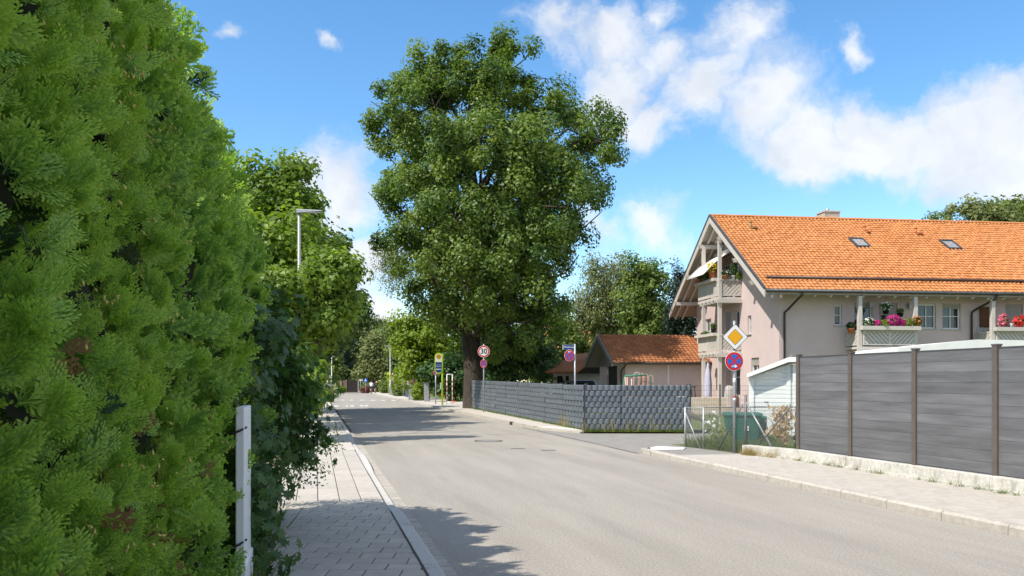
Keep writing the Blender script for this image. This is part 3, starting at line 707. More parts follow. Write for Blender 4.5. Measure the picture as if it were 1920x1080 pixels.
MB(SF).tube([(0, 0, 1.13), (0, 0, 1.19)], .0315, 10).build('sticker', S_WHITE, sg); MB(SF).tube([(0, 0, 1.2), (0, 0, 1.23)], .0315, 10).build('sticker', S_RED, sg); MB(SF).tube([(0, 0, 1.5), (0, 0, 1.62)], .0315, 10).build('sticker', S_WHITE, sg)

d = 43.2; SF = rotz((X(907, d), d, .1), 4)
sg = empty('speed_limit_sign', SF.o, 'round red-rimmed 30 speed limit sign over a small no-stopping sign beside the woven fence', 'road sign')
top = Z(645, d)-.1; pole(SF, top, .035, sg)
cz = Z(659, d)-.1; rr = 11.2/FPX*d
pl = MB(SF).disc((0, cz), rr, 36, -.05, -.045).build('plate', S_WHITE, sg); MB(SF).disc((0, cz), rr*.95, 36, -.0525, -.0501).build('red_ring', S_RED, pl); MB(SF).disc((0, cz), rr*.73, 36, -.055, -.0526).build('white_field', S_WHITE, pl)
text('numerals', '30', Fr(SF.p(0, -.058, cz), SF.ex, SF.ey), .37, S_BLACK, pl, sx=.95, bold=.006)
no_stopping(SF, (-.01, Z(682, d)-.1), 6.2/FPX*d, sg, 'right', -.6, ry=8.2/FPX*d)

d = 29.6; SF = rotz((X(1078, d), d, .1), 8)
sg = empty('street_name_sign', SF.o, 'blue street name sign and round no-stopping sign on a pole behind the woven fence corner', 'street sign')
pole(SF, Z(645, d)-.1, .032, sg)
z0, z1 = Z(655.3, d)-.1, Z(646.8, d)-.1; u0, u1 = X(1054.5, d)-SF.o.x, X(1077, d)-SF.o.x
pl = MB(SF).box((u0, -.012, z0), (u1-.0, -.002, z1)).build('name_plate', S_WHITE, sg); MB(SF).box((u0+.022, -.0145, z0+.005), (u1-.005, -.0121, z1-.005)).build('blue_field', S_DBLUE, pl)
text('lettering', 'Weidenweg', Fr(SF.p((u0+u1)/2+.01, -.017, (z0+z1)/2+.004), SF.ex, SF.ey), .092, S_WHITE, pl, sx=.78)
no_stopping(SF, (X(1067, d)-SF.o.x, Z(666.5, d)-.1), 9.8/FPX*d, sg, 'left', .62, ry=10.8/FPX*d)

# bus stop pole
d = 56.; SF = rotz((X(829.5, d), d, .1), 2); sg = empty('bus_stop_sign', SF.o, 'lime green bus stop pole with rounded blue timetable panel and yellow H disc', 'bus stop')
px = d/FPX
pole(SF, Z(664, d)-.1, 1.6*px, sg, S_LIME)
u0, u1 = X(815, d)-SF.o.x, X(830, d)-SF.o.x; uc = (u0+u1)/2; hw = (u1-u0)/2
def stad(c, hw, z0, z1, y0, y1):
    pts = [(c+hw*math.cos(a), z1-hw+hw*math.sin(a)) for a in [math.pi*i/12 for i in range(13)]]+[(c+hw*math.cos(a), z0+hw+hw*math.sin(a)) for a in [math.pi+math.pi*i/12 for i in range(13)]]
    return MB(SF).prism(pts, 'uw', y0, y1)
z0, z1 = Z(700.5, d)-.1, Z(661.3, d)-.1
pl = stad(uc, hw, z0, z1, -.08, -.04).build('panel_rim', S_LIME, sg); stad(uc, hw*.8, z0+.07, z1-.07, -.085, -.0801).build('pale_field', S_PALE, pl)
pts = [(uc+hw*.8, Z(679, d)-.1)]+[(uc-hw*.8, Z(679, d)-.1)]+[(uc+hw*.8*math.cos(a), z0+.07+hw*.8+hw*.8*math.sin(a)) for a in [math.pi+math.pi*i/12 for i in range(13)]]
bl = MB(SF).prism(pts, 'uw', -.09, -.0851).build('blue_field', S_DBLUE, pl)
for py in (684.3, 687.4): MB(SF).box((uc-hw*.75, -.094, Z(py+.25, d)-.1), (uc+hw*.75, -.0901, Z(py-.25, d)-.1)).build('line', S_WHITE, bl)
MB(SF).box((uc-hw*.6, -.094, Z(693, d)-.1), (uc+hw*.7, -.0901, Z(691.7, d)-.1)).build('line', S_WHITE, bl)
MB(SF).disc((uc-hw*.4, Z(692.4, d)-.1), 1.2*px, 14, -.097, -.0941).build('logo', S_WHITE, bl)
hc = (uc, Z(669, d)-.1); h1 = MB(SF).disc(hc, 4.3*px, 24, -.09, -.0851).build('disc_rim', S_BLACK, pl); MB(SF).disc(hc, 3.6*px, 24, -.094, -.0901).build('disc', S_YEL, h1)
text('letter', 'H', Fr(SF.p(hc[0], -.097, hc[1]), SF.ex, SF.ey), 5.6*px, S_BLACK, h1)
MB(SF).box((X(825, d)-SF.o.x, -.05, Z(730, d)-.1), (X(827.6, d)-SF.o.x, .0, Z(717.5, d)-.1)).build('timetable_case', mat('case_grey', (.5, .5, .5), rough=.4), sg)
MB(SF).box((X(826.8, d)-SF.o.x, -.09, Z(741, d)-.1), (X(829, d)-SF.o.x, .0, Z(738, d)-.1)).build('button_box', S_YEL, sg)
d = 58.5; SF = rotz((X(817, d), d, .1), 2); sg = empty('no_stopping_sign', SF.o, 'round no-stopping sign half hidden behind the bus stop panel', 'road sign'); pole(SF, Z(694, d)-.1, .04, sg)
no_stopping(SF, (0, Z(698, d)-.1), 4.6*d/FPX, sg, 'right', -.5, ry=5.2*d/FPX)
# red and white barrier frame at a gate behind the bus stop
d = 59; SF = rotz((X(838, d), d, .09), 0); sg = empty('barrier_frame', SF.o, 'narrow red and white striped tube frame standing behind the bus stop', 'barrier')
u1 = 10.2*d/FPX; h = Z(702, d)-.09
for u in (0, u1):
    pp = MB(SF).tube([(u, 0, -.02), (u, 0, h)], .035, 8).build('upright', S_WHITE, sg)
    for k in range(5): MB(SF).tube([(u, 0, .2+k*.32), (u, 0, .32+k*.32)], .0375, 8, cap=True).build('red_band', mat('barrier_red', (.6, .06, .02), rough=.5), pp)
MB(SF).tube([(0, 0, h), (u1, 0, h)], .03, 8).build('top_tube', S_WHITE, sg); MB(SF).tube([(0, -.02, .12), (u1+.1, -.02, .12)], .045, 8).build('foot_tube', S_WHITE, sg)
MB(SF).cbox((u1+.14, -.02, .16), (.14, .1, .1)).build('foot_end', mat('barrier_orange', (.8, .18, .02), rough=.5), sg)
d = 57.5; MB(Fr((X(876.5, d), d, .09))).tube([(0, 0, -.02), (0, 0, 26.5*d/FPX)], .04, 10).lathe((0, 0, 26.5*d/FPX-.01), [(.045, 0), (.045, .03), (.01, .05)], 10).build('bollard', GALV, label='pale metal post at the foot of the oak trunk', cat='bollard')
# ------------------------------------------------------------------ the apartment house
PLASTER = mat('plaster_pink', (.57, .46, .452), (.61, .495, .482), rough=.95, scale=1.5, bump=.15, bscale=90, stain=((.53, .42, .40), .9, .56, .4))
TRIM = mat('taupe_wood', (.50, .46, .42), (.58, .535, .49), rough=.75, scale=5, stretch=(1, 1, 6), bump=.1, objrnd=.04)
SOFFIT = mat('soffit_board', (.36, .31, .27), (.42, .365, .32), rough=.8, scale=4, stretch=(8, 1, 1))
WFRAME = mat('window_white', (.72, .71, .69), (.78, .77, .75), rough=.5, scale=6)
GAP = mat('board_gap', (.05, .045, .04), rough=.9)
GUT = mat('brown_gutter', (.055, .04, .035), (.075, .055, .048), rough=.4, scale=5, metallic=.3)
DARKM = mat('dark_flashing', (.06, .065, .075), (.09, .095, .1), rough=.5, scale=6, metallic=.3)
SHUT = mat('roller_shutter', (.36, .33, .32), (.4, .37, .355), rough=.6, scale=1, stretch=(.1, .1, 18))
TILE = mat('clay_tile', (.50, .20, .07), (.57, .24, .09), rough=.8, scale=.8, bump=.1, bscale=60, attr=('rnd', .065), stain=((.24, .12, .07), 2.3, .7, .5))
TERRA = mat('terracotta', (.42, .14, .06), (.5, .18, .08), rough=.8, scale=20)
ANG = math.radians(7.5)
HF = Fr((11.65, 37.2, 0), (math.cos(ANG), math.sin(ANG), 0), (-math.sin(ANG), math.cos(ANG), 0))
def hu(px, v=0.):
    o = HF.p(0, v, 0); k = (px-960)/FPX; return (k*o.y-o.x)/(HF.ex.x-HF.ex.y*k)
def hz(px, py, v=0.): return Z(py, HF.p(hu(px, v), v, 0).y)
def gv(px, u=0.):
    o = HF.p(u, 0, 0); k = (px-960)/FPX; return (o.x-k*o.y)/(HF.ey.y*k-HF.ey.x)
house = empty('apartment_house', HF.p(0, 0, .1), 'large pink rendered house with long orange tiled roof and wooden gable balconies', 'house')
EA, RZ_, OV, VM = 5.5, 9.8, 1.2, 5.2          # eaves height, ridge height, overhang, ridge position
SL = (RZ_-EA)/(VM+OV); LEN = 24.; WID = 2*VM
def roofz(v): return EA+SL*((v+OV) if v <= VM else (2*VM+OV-v))

def wall_holes(fr, u0, u1, z0, z1, holes, m, parent, th=.28, name='wall', vpos=0.):
    """wall slab in the frame's u-w plane, outer face at v = vpos, with rectangular openings and their reveals"""
    us = sorted({u0, u1}|{h[0] for h in holes}|{h[1] for h in holes}); zs = sorted({z0, z1}|{h[2] for h in holes}|{h[3] for h in holes}); b = MB(fr)
    for i in range(len(us)-1):
        for j in range(len(zs)-1):
            uc, zc = (us[i]+us[i+1])/2, (zs[j]+zs[j+1])/2
            if any(h[0] < uc < h[1] and h[2] < zc < h[3] for h in holes): continue
            b.add([fr.p(us[i], vpos, zs[j]), fr.p(us[i+1], vpos, zs[j]), fr.p(us[i+1], vpos, zs[j+1]), fr.p(us[i], vpos, zs[j+1])], [(0, 1, 2, 3)])
    for h in holes:
        a, c, e, g = h[:4]
        for p, q in (((a, e), (c, e)), ((c, e), (c, g)), ((c, g), (a, g)), ((a, g), (a, e))):
            b.add([fr.p(p[0], vpos, p[1]), fr.p(q[0], vpos, q[1]), fr.p(q[0], vpos+th, q[1]), fr.p(p[0], vpos+th, p[1])], [(3, 2, 1, 0)])
    return b.build(name, m, parent)
def window(fr, a, c, e, g, parent, vpos=0., cols=2, rows=2, shutter=0., sill=True, rec=.12, door=False, fw=.06, panel=None):
    w = MB(fr)
    v0, v1 = vpos+rec-.05, vpos+rec+.02
    for q in (((a+.004, v0, e+.004), (a+fw, v1, g-.004)), ((c-fw, v0, e+.004), (c-.004, v1, g-.004)), ((a+fw, v0, e+.004), (c-fw, v1, e+fw)), ((a+fw, v0, g-fw), (c-fw, v1, g-.004))): w.box(*q)
    if not panel:
        for i in range(1, cols):
            u = a+(c-a)*i/cols; w.box((u-.02, v0+.008, e+fw), (u+.02, v1, g-fw))
        for j in range(1, rows):
            z = e+(g-e)*j/rows; w.box((a+fw, v0+.012, z-.015), (c-fw, v1, z+.015))
    o = w.build('door' if door else 'window', WFRAME, parent)
    MB(fr).box((a+.03, vpos+rec+.0, e+.03), (c-.03, vpos+rec+.015, g-.03)).build('pane', panel or glass(), o)
    if shutter:
        n = max(2, int((g-e)*shutter/.06)); s = MB(fr)
        for i in range(n):
            z = g-(i+1)*.06; s.box((a+.03, v0-.03, z+.006), (c-.03, v0-.012, z+.058))
        s.build('shutter', SHUT, o)
    if sill: MB(fr).box((a-.05, vpos-.06, e-.05), (c+.05, vpos+.02, e-.006)).build('sill', mat('sill_metal', (.45, .44, .42), rough=.5), o)
    return o
# openings of the long wall: (px0, px1, y0, y1) in the picture, at the wall plane
W1 = [(1564.5, 1579, 571.5, 610, 1, 2, 0, False), (1721.5, 1755, 570, 616, 2, 2, 0, False), (1767, 1801, 569, 617, 2, 2, .24, False),
      (1601.5, 1636, 567.5, 652, 2, 2, .13, True), (1648, 1683, 568, 652, 1, 2, .3, True), (1885, 1918, 570, 650, 2, 2, .6, True)]
holes = []; wins = []
for a, c, y0, y1, cols, rows, sh, dr in W1:
    u0, u1 = hu(a), hu(c); z1, z0 = hz((a+c)/2, y0), hz((a+c)/2, y1)
    if dr: z0 = 3.16
    holes.append((u0, u1, z0, z1)); wins.append((u0, u1, z0, z1, cols, rows, sh, dr))
for u0 in (1.6, 5.2, 8.2, 14., 17., 20.): 
    holes.append((u0, u0+1.1, 1.2, 2.4)); wins.append((u0, u0+1.1, 1.2, 2.4, 2, 2, 0, False))
for u0 in (14., 17., 20.): holes.append((u0, u0+1.0, 4., 5.15)); wins.append((u0, u0+1.0, 4., 5.15, 2, 2, 0, False))
wall_holes(HF, 0, LEN, .05, roofz(0)-.1, holes, PLASTER, house)
for w in wins: window(HF, w[0], w[1], w[2], w[3], house, 0, w[4], w[5], w[6], not w[7], .14, w[7])
# gable wall (u = 0), seen from the left; frame with u along +b reversed so that outside is -v
GFR = Fr(HF.p(0, 0, 0), HF.ey*-1, HF.ex)          # p(u,v,w): u=-v_house, v=+u_house
def gw(v0, v1): return (-max(v0, v1), -min(v0, v1))
gh = []; gwins = []
for a, c, z0, z1, cols, rows, sh, dr in [(gv(1408.5), gv(1402), hz(1405, 618), hz(1405, 580.5), 1, 2, 0, False), (4.4, 5.05, 3.7, 5.1, 1, 2, 0, False), (5.45, 6.25, 3.16, 5.15, 1, 2, .7, True),
                                        (5.4, 6.2, .95, 2.75, 1, 2, .7, True), (4.3, 5.1, .95, 2.75, 1, 2, 0, True), (2.1, 3.0, 1.5, 2.75, 2, 2, .3, False), (8.2, 9.1, 3.7, 5.0, 2, 2, 0, False)]:
    u0, u1 = gw(a, c); gh.append((u0, u1, z0, z1)); gwins.append((u0, u1, z0, z1, cols, rows, sh, dr))
wall_holes(GFR, -WID, 0, .05, 6.0, gh, PLASTER, house)
for w in gwins: window(GFR, w[0], w[1], w[2], w[3], house, 0, w[4], w[5], w[6], not w[7], .14, w[7], fw=.045)
zt = lambda v: roofz(v)-.22
tri = [(-WID, 6.0), (0, 6.0), (0, zt(0)), (-VM, zt(VM)), (-WID, zt(0))]
gt = MB(GFR).prism(tri, 'uw', 0, .28).build('gable_wall', PLASTER, house)
for a, c in ((4.35, 5.0), (5.3, 6.1), (6.3, 6.9)):
    u0, u1 = gw(a, c); window(GFR, u0, u1, 5.8, 7.5, house, -.16, 1, 2, 0, False, .12, True)
MB(HF).add([HF.p(0, WID, .05), HF.p(LEN, WID, .05), HF.p(LEN, WID, roofz(0)-.1), HF.p(0, WID, roofz(0)-.1)], [(3, 2, 1, 0)]).build('rear_wall', PLASTER, house)
MB(HF).prism([(0, .05), (WID, .05), (WID, zt(0)), (VM, zt(VM)), (0, zt(0))], 'vw', LEN-.3, LEN).build('far_gable_wall', PLASTER, house)
MB(HF).box((.02, .3, 3.0), (LEN-.35, WID-.02, 3.1)).build('floor_slab', PLASTER, house)
# roof deck
U0, U1 = -1.2, LEN+1.2
for sgn in (0, 1):
    vv = [(-OV, VM), (2*VM+OV, VM)][sgn]
    pr = [(vv[0], EA-.02), (VM, RZ_-.02), (VM, RZ_-.19), (vv[0], EA-.17)]
    if sgn: pr = pr[::-1]
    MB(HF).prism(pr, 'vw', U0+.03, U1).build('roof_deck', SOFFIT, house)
    # verge board and dark flashing on the gable edge
    pr2 = [(vv[0], EA+.03), (VM, RZ_+.03), (VM, RZ_-.32), (vv[0], EA-.3)]
    if sgn: pr2 = pr2[::-1]
    vb = MB(HF).prism(pr2, 'vw', U0-.02, U0+.028).build('verge_board', TRIM, house)
    pr3 = [(vv[0], EA+.11), (VM, RZ_+.11), (VM, RZ_+.032), (vv[0], EA+.032)]
    if sgn: pr3 = pr3[::-1]
    MB(HF).prism(pr3, 'vw', U0-.05, U0+.06).build('verge_flashing', DARKM, vb)
    for u in (-.45, -.85, -.1):
        pr4 = [(vv[0]+(.05 if not sgn else -.05), EA-.19), (VM, RZ_-.22), (VM, RZ_-.36), (vv[0]+(.05 if not sgn else -.05), EA-.33)]
        if sgn: pr4 = pr4[::-1]
        if u != -.1: MB(HF).prism(pr4, 'vw', u-.05, u+.05).build('rafter', TRIM, house)
for v in (3.95, 6.45, 2.0, 8.4, .15, 10.25):
    zb = roofz(v)-.36
    MB(HF).prism([(-1.32, zb-.02), (-1.24, zb-.2), (-.02, zb-.2), (-.02, zb)], 'uw', v-.09, v+.09).build('purlin', TRIM, house)
u = .35
while u < 17:
    zb = roofz(-.9)-.2
    MB(HF).prism([(-1.18, EA-.19), (-.005, roofz(0)-.21), (-.005, roofz(0)-.34), (-1.05, EA-.27)], 'vw', u-.045, u+.045).build('rafter_tail', TRIM, house); u += .73
# clay tiles
def tiles(fr, u0, u1, v_eave, v_ridge, z_e, z_r, parent, tw=.197, ex=.252, seed=1, m=TILE, amp=.042):
    r = np.random.default_rng(seed); L_ = math.hypot(v_ridge-v_eave, z_r-z_e); n = int(round(L_/ex)); ex = L_/n; nc = int(round((u1-u0)/tw)); sg = 5
    sv = (v_ridge-v_eave)/L_; sz = (z_r-z_e)/L_; nv, nz = -sz*(1 if sv > 0 else -1), abs(sv)
    prof = np.array([0, .75, 1.0, .55, .0]); us = np.concatenate([(k+np.array([0.0, .2, .42, .66, .94]))*tw for k in range(nc)])+u0
    allv = []; allf = []; rn = []; off = 0; tr = r.random((n+1, nc))
    for row in range(n):
        jit = np.repeat(r.normal(size=nc)*.006, sg); ds = np.repeat(r.normal(size=nc)*.008, sg)
        w = np.tile(prof, nc)*amp
        rows = []
        for (sl, h) in ((row*ex-.02, -.005), (row*ex-.02, .055), (row*ex+ex*.55, .035), ((row+1)*ex+.0, .002)):
            s_ = sl+ds*(1 if sl < row*ex+.01 else 0); hh = (w*(1 if h > 0 else .6)+h+jit)
            rows.append(np.stack([us, v_eave+sv*s_+nv*hh, z_e+sz*s_+nz*hh], 1))
        a = np.concatenate(rows); c = len(us); allv.append(a)
        i = np.arange(c-1)
        for q in range(3): allf.append(np.stack([q*c+i, q*c+i+1, (q+1)*c+i+1, (q+1)*c+i], 1)+off if sv > 0 else np.stack([q*c+i, (q+1)*c+i, (q+1)*c+i+1, q*c+i+1], 1)+off)
        rn.append(np.tile(np.repeat(tr[row], sg), 4)); off += len(a)
    a = np.concatenate(allv); M = np.array([fr.ex, fr.ey, fr.ez]); a = a@M+np.array(fr.o)
    return np_mesh('roof_tiles', a, np.concatenate(allf).reshape(-1), 4, m, parent, np.concatenate(rn), loc=wl(parent), kind='stuff')
tiles(HF, U0+.05, U1, -OV-.04, VM, EA+.01, RZ_+.01, house, seed=3)
tiles(HF, U0+.05, U1, 2*VM+OV+.04, VM, EA+.01, RZ_+.01, house, seed=4, tw=.4, ex=.5)
u = U0+.05; rme = None
while u < U1-.3:                                                          # ridge caps
    if rme is None:
        pts = [(VM+.13*math.cos(a), RZ_+.03+.10*math.sin(a)) for a in [math.pi*i/8 for i in range(9)]]
        o = MB(HF).prism(pts, 'vw', u, u+.37).build('ridge_tile', TERRA if False else TILE, house); rme = o.data; r0 = wl(o).copy(); ru = u
    else: link('ridge_tile', rme, house, r0+HF.ex*(u-ru)+V((0, 0, rng.uniform(-.006, .006))))
    u += .36
# gutter, snow guard, downpipes
MB(HF).tube([(U0+.02, -OV-.09, EA-.03), (U1, -OV-.09, EA-.03)], .07, 10).build('gutter', DARKM, house)
sgd = MB(HF).tube([(hu(1439, -.6), -.55, roofz(-.55)+.19), (U1-.5, -.55, roofz(-.55)+.19)], .055, 8).build('snow_guard', GUT, house)
u = hu(1439, -.6)+.3
while u < 18:
    MB(HF).box((u-.02, -.6, roofz(-.55)+.06), (u+.02, -.5, roofz(-.55)+.14)).build('bracket', GUT, sgd); u += 1.45
def downpipe(pxa, pxb, ztop, zb):
    ua, ub = hu(pxa, -1.2), hu(pxb, -.1)
    MB(HF).tube([(ua, -1.28, EA-.06), (ua, -1.27, EA-.2), (ua-.08, -1.18, EA-.3), (ub+.1, -.2, zb+.12), (ub, -.11, zb), (ub, -.1, zb-.15), (ub, -.1, .1)], .05, 10).build('downpipe', GUT, house)
downpipe(1503, 1471, 0, hz(1472, 586, -.1)); downpipe(1867, 1822, 0, hz(1822, 586, -.1))
# skylights, chimney, vent pipes
def on_roof(px, py):
    """point of the front roof slope seen at a picture position"""
    k = (px-960)/FPX; q = (HOR-py)/FPX
    lo, hi = -OV, VM
    for _ in range(40):
        v = (lo+hi)/2; u = hu(px, v); z = Z(py, HF.p(u, v, 0).y)
        if z > roofz(v): lo = v
        else: hi = v
    return hu(px, v), v
nrm = V((0, -SL, 1)).normalized(); slp = V((0, 1, SL)).normalized()
for i, (px, py) in enumerate(((1611, 457.5), (1781, 461.5))):
    u, v = on_roof(px, py); c = HF.p(u, v, roofz(v)); nw = HF.ey*nrm.y+V((0, 0, nrm.z)); sw = HF.ey*slp.y+V((0, 0, slp.z))
    f2 = Fr(c, HF.ex, sw, nw); b = MB(f2)
    hw_, hl = .36, .48
    for q in (((-hw_, -hl, -.02), (-hw_+.08, hl, .13)), ((hw_-.08, -hl, -.02), (hw_, hl, .13)), ((-hw_+.08, -hl, -.02), (hw_-.08, -hl+.08, .13)), ((-hw_+.08, hl-.1, -.02), (hw_-.08, hl, .13))): b.box(*q)
    sk = b.build('skylight', DARKM, house); MB(f2).box((-hw_+.08, -hl+.08, .0), (hw_-.08, hl-.1, .09)).build('pane', mat('skylight_glass', (.25, .32, .36), rough=.08, spec=.9), sk)
    MB(f2).box((-hw_-.06, -hl-.12, .02), (hw_+.06, -hl-.003, .075)).build('apron', DARKM, sk)
for px, py, m in ((1408, 424, mat('mossy_pipe', (.25, .17, .07), (.3, .22, .1), rough=.9)), (1621, 432, TERRA), (1717, 435, TERRA)):
    u, v = on_roof(px, py+5); z = roofz(v); b = MB(HF).tube([(u, v, z-.05), (u, v, z+.3)], .055, 8).lathe((u, v, z+.3), [(.075, 0), (.075, .05), (.05, .07)], 8); b.box((u-.03, v-.3, z+.0), (u+.22, v-.12, z+.07)); b.build('vent_pipe', m, house)
u = hu(1553, VM+.5); cz = MB(HF).box((u-.4, VM+.1, 9.2), (u+.4, VM+.9, RZ_+.42)).build('chimney', mat('chimney_render', (.42, .38, .33), (.5, .45, .4), rough=.9, scale=5, stain=((.2, .17, .14), 4, .55, .6)), house)
MB(HF).box((u-.44, VM+.06, RZ_+.42), (u+.44, VM+.94, RZ_+.48)).build('chimney_cap', CONC, cz); MB(HF).tube([(u-.05, VM+.5, RZ_+.48), (u-.05, VM+.5, RZ_+.66)], .09, 8).build('flue', GALV, cz)

# ---- balconies with herringbone boards
def herring(fr, u0, u1, z0, z1, v, parent, dirn=1, bw=.14):
    """panel: frame, dark gap behind and diagonal boards, outer face at v (towards -v)"""
    p = MB(fr).box((u0+.05, v+.012, z0+.05), (u1-.05, v+.018, z1-.05)).build('panel_back', GAP, parent)
    fr_ = MB(fr)
    for q in (((u0, v-.02, z0), (u0+.055, v+.03, z1)), ((u1-.055, v-.02, z0), (u1, v+.03, z1)), ((u0+.055, v-.02, z0), (u1-.055, v+.03, z0+.055)), ((u0+.055, v-.02, z1-.055), (u1-.055, v+.03, z1))): fr_.box(*q)
    fr_.build('panel_frame', TRIM, p)
    a, b, e, g = u0+.057, u1-.057, z0+.057, z1-.057
    pl = [(1, 0, b), (-1, 0, -a), (0, 1, g), (0, -1, -e)]; W = b-a; H = g-e; k = -H
    step = bw*1.414
    while k < W+H:
        if dirn > 0: poly = [(a+k, e), (a+k+step-.034, e), (a+k+step-.034-H, g), (a+k-H, g)]
        else: poly = [(a+k-H, e), (a+k-H+step-.034, e), (a+k+step-.034, g), (a+k, g)]
        poly = clip(poly, pl)
        if len(poly) >= 3: MB(fr).prism(poly, 'uw', v-.005, v+.011).build('board', TRIM, p)
        k += step
def planter_rail(fr, u0, u1, v0, v1, z0, z1, parent):
    MB(fr).box((u0, v0, z0), (u1, v1, z1)).build('planter_box', TRIM, parent)
def gable_balcony(zf, zr, planter):
    f = 6.9; n = 4.15
    bal = MB(HF).box((-1.2, n, zf-.12), (-.003, f, zf)).build('balcony', TRIM, house)
    MB(HF).box((-1.28, n-.12, zf-.28), (-.003, n-.02, zf-.1)).build('edge_beam', TRIM, bal)
    v = n+.25
    while v < f: MB(HF).box((-1.27, v-.04, zf-.26), (-.003, v+.04, zf-.125)).build('joist', TRIM, bal); v += .5
    # long front (facing -u) : frame GFR, u=-v_house
    herring(GFR, -f, -(n+1.36), zf+.06, zr, -1.17, bal, 1); herring(GFR, -(n+1.36), -n-.05, zf+.06, zr, -1.17, bal, -1)
    herring(HF, -1.06, -.02, zf+.06, zr, n+.02, bal, -1)
    MB(HF).box((-1.36, n+.15, zr+.003), (-1.12, f+.1, zr+.14)).build('planter_box', TRIM, bal)
    MB(HF).box((-1.1, n-.05, zr+.003), (-.02, n+.07, zr+.05)).build('rail', TRIM, bal)
    return bal
gable_balcony(5.72, 6.52, True); gable_balcony(3.1, 3.86, True)
for v in (4.2, 6.4):
    MB(HF).box((-1.16, v-.08, .5), (-1.0, v+.08, roofz(v)-.56)).build('post', TRIM, house)
def front_balcony(u0, u1, zf, zr):
    bal = MB(HF).box((u0, -1.2, zf-.1), (u1, -.004, zf)).build('balcony', TRIM, house)
    MB(HF).box((u0-.1, -1.28, zf-.24), (u1+.05, -1.16, zf-.102)).build('edge_beam', TRIM, bal)
    u = u0+.3
    while u < u1: MB(HF).box((u-.05, -1.15, zf-.22), (u+.05, -.004, zf-.102)).build('joist', TRIM, bal); u += .8
    um = (u0+.12+u1)/2
    herring(HF, u0+.16, um, zf+.06, zr, -1.2, bal, 1); herring(HF, um, u1-.04, zf+.06, zr, -1.2, bal, -1)
    herring(GFR, .02, 1.12, zf+.06, zr, u0+.02, bal, -1)
    MB(HF).box((u0+.02, -1.42, zr+.003), (u1+.08, -1.18, zr+.17)).build('planter_box', TRIM, bal)
    for u in (u0+.06, u1):
        MB(HF).box((u-.08, -1.16, .1), (u+.08, -1.0, EA-.2)).build('post', TRIM, house)
    return bal
zb_r = hz(1660, 619, -1.25); zb_f = hz(1660, 650, -1.2)
b1u0, b1u1 = hu(1612, -1.2), hu(1716, -1.1); front_balcony(b1u0, b1u1, zb_f, zb_r)
b2u0 = hu(1862, -1.2); front_balcony(b2u0, b2u0+3.4, zb_f, zb_r)
# wooden privacy shutter beside the second balcony, wall lamp, hanging lamp
a, c = hu(1836), hu(1861); MB(HF).box((a, -.1, hz(1850, 613)), (c, -.03, hz(1850, 576))).build('wooden_shutter', mat('brown_wood', (.1, .04, .02), (.15, .06, .03), rough=.7, scale=3, stretch=(1, 1, 12)), house)
herring(HF, a-.1, c+.1, 3.2, hz(1850, 616), -.06, house, -1)
for px, py in ((1706, 574), (1632, 572)):
    u = hu(px, -.12); z = hz(px, py, -.12); lm_ = MB(HF).box((u-.07, -.2, z-.12), (u+.07, -.06, z+.1)).box((u-.03, -.07, z+.02), (u+.03, -.002, z+.16)).build('wall_lamp', GALV, house)
# awning on the upper gable balcony
CANV = mat('awning_canvas', (.72, .71, .68), (.78, .77, .74), rough=.9, scale=3)
aw = MB(HF)
n = 8; pts = []
for i in range(n+1):
    q = i/n; u = -.15-1.65*q; z = 8.05-.15*q-1.05*q**1.6; pts += [HF.p(u, 4.5, z), HF.p(u, 6.95, z)]
aw.add(pts, [(2*i, 2*i+1, 2*i+3, 2*i+2) for i in range(n)], True)
awn = aw.build('awning', CANV, house); sd = awn.modifiers.new('thick', 'SOLIDIFY'); sd.thickness = .02
MB(HF).box((-.3, 4.4, 8.02), (-.03, 7.05, 8.2)).build('awning_case', WFRAME, awn)
for v in (4.7, 6.75): MB(HF).tube([(-.2, v, 7.95), (-1.1, v, 7.2), (-1.78, v, 6.9)], .02, 6).build('awning_arm', GALV, awn)

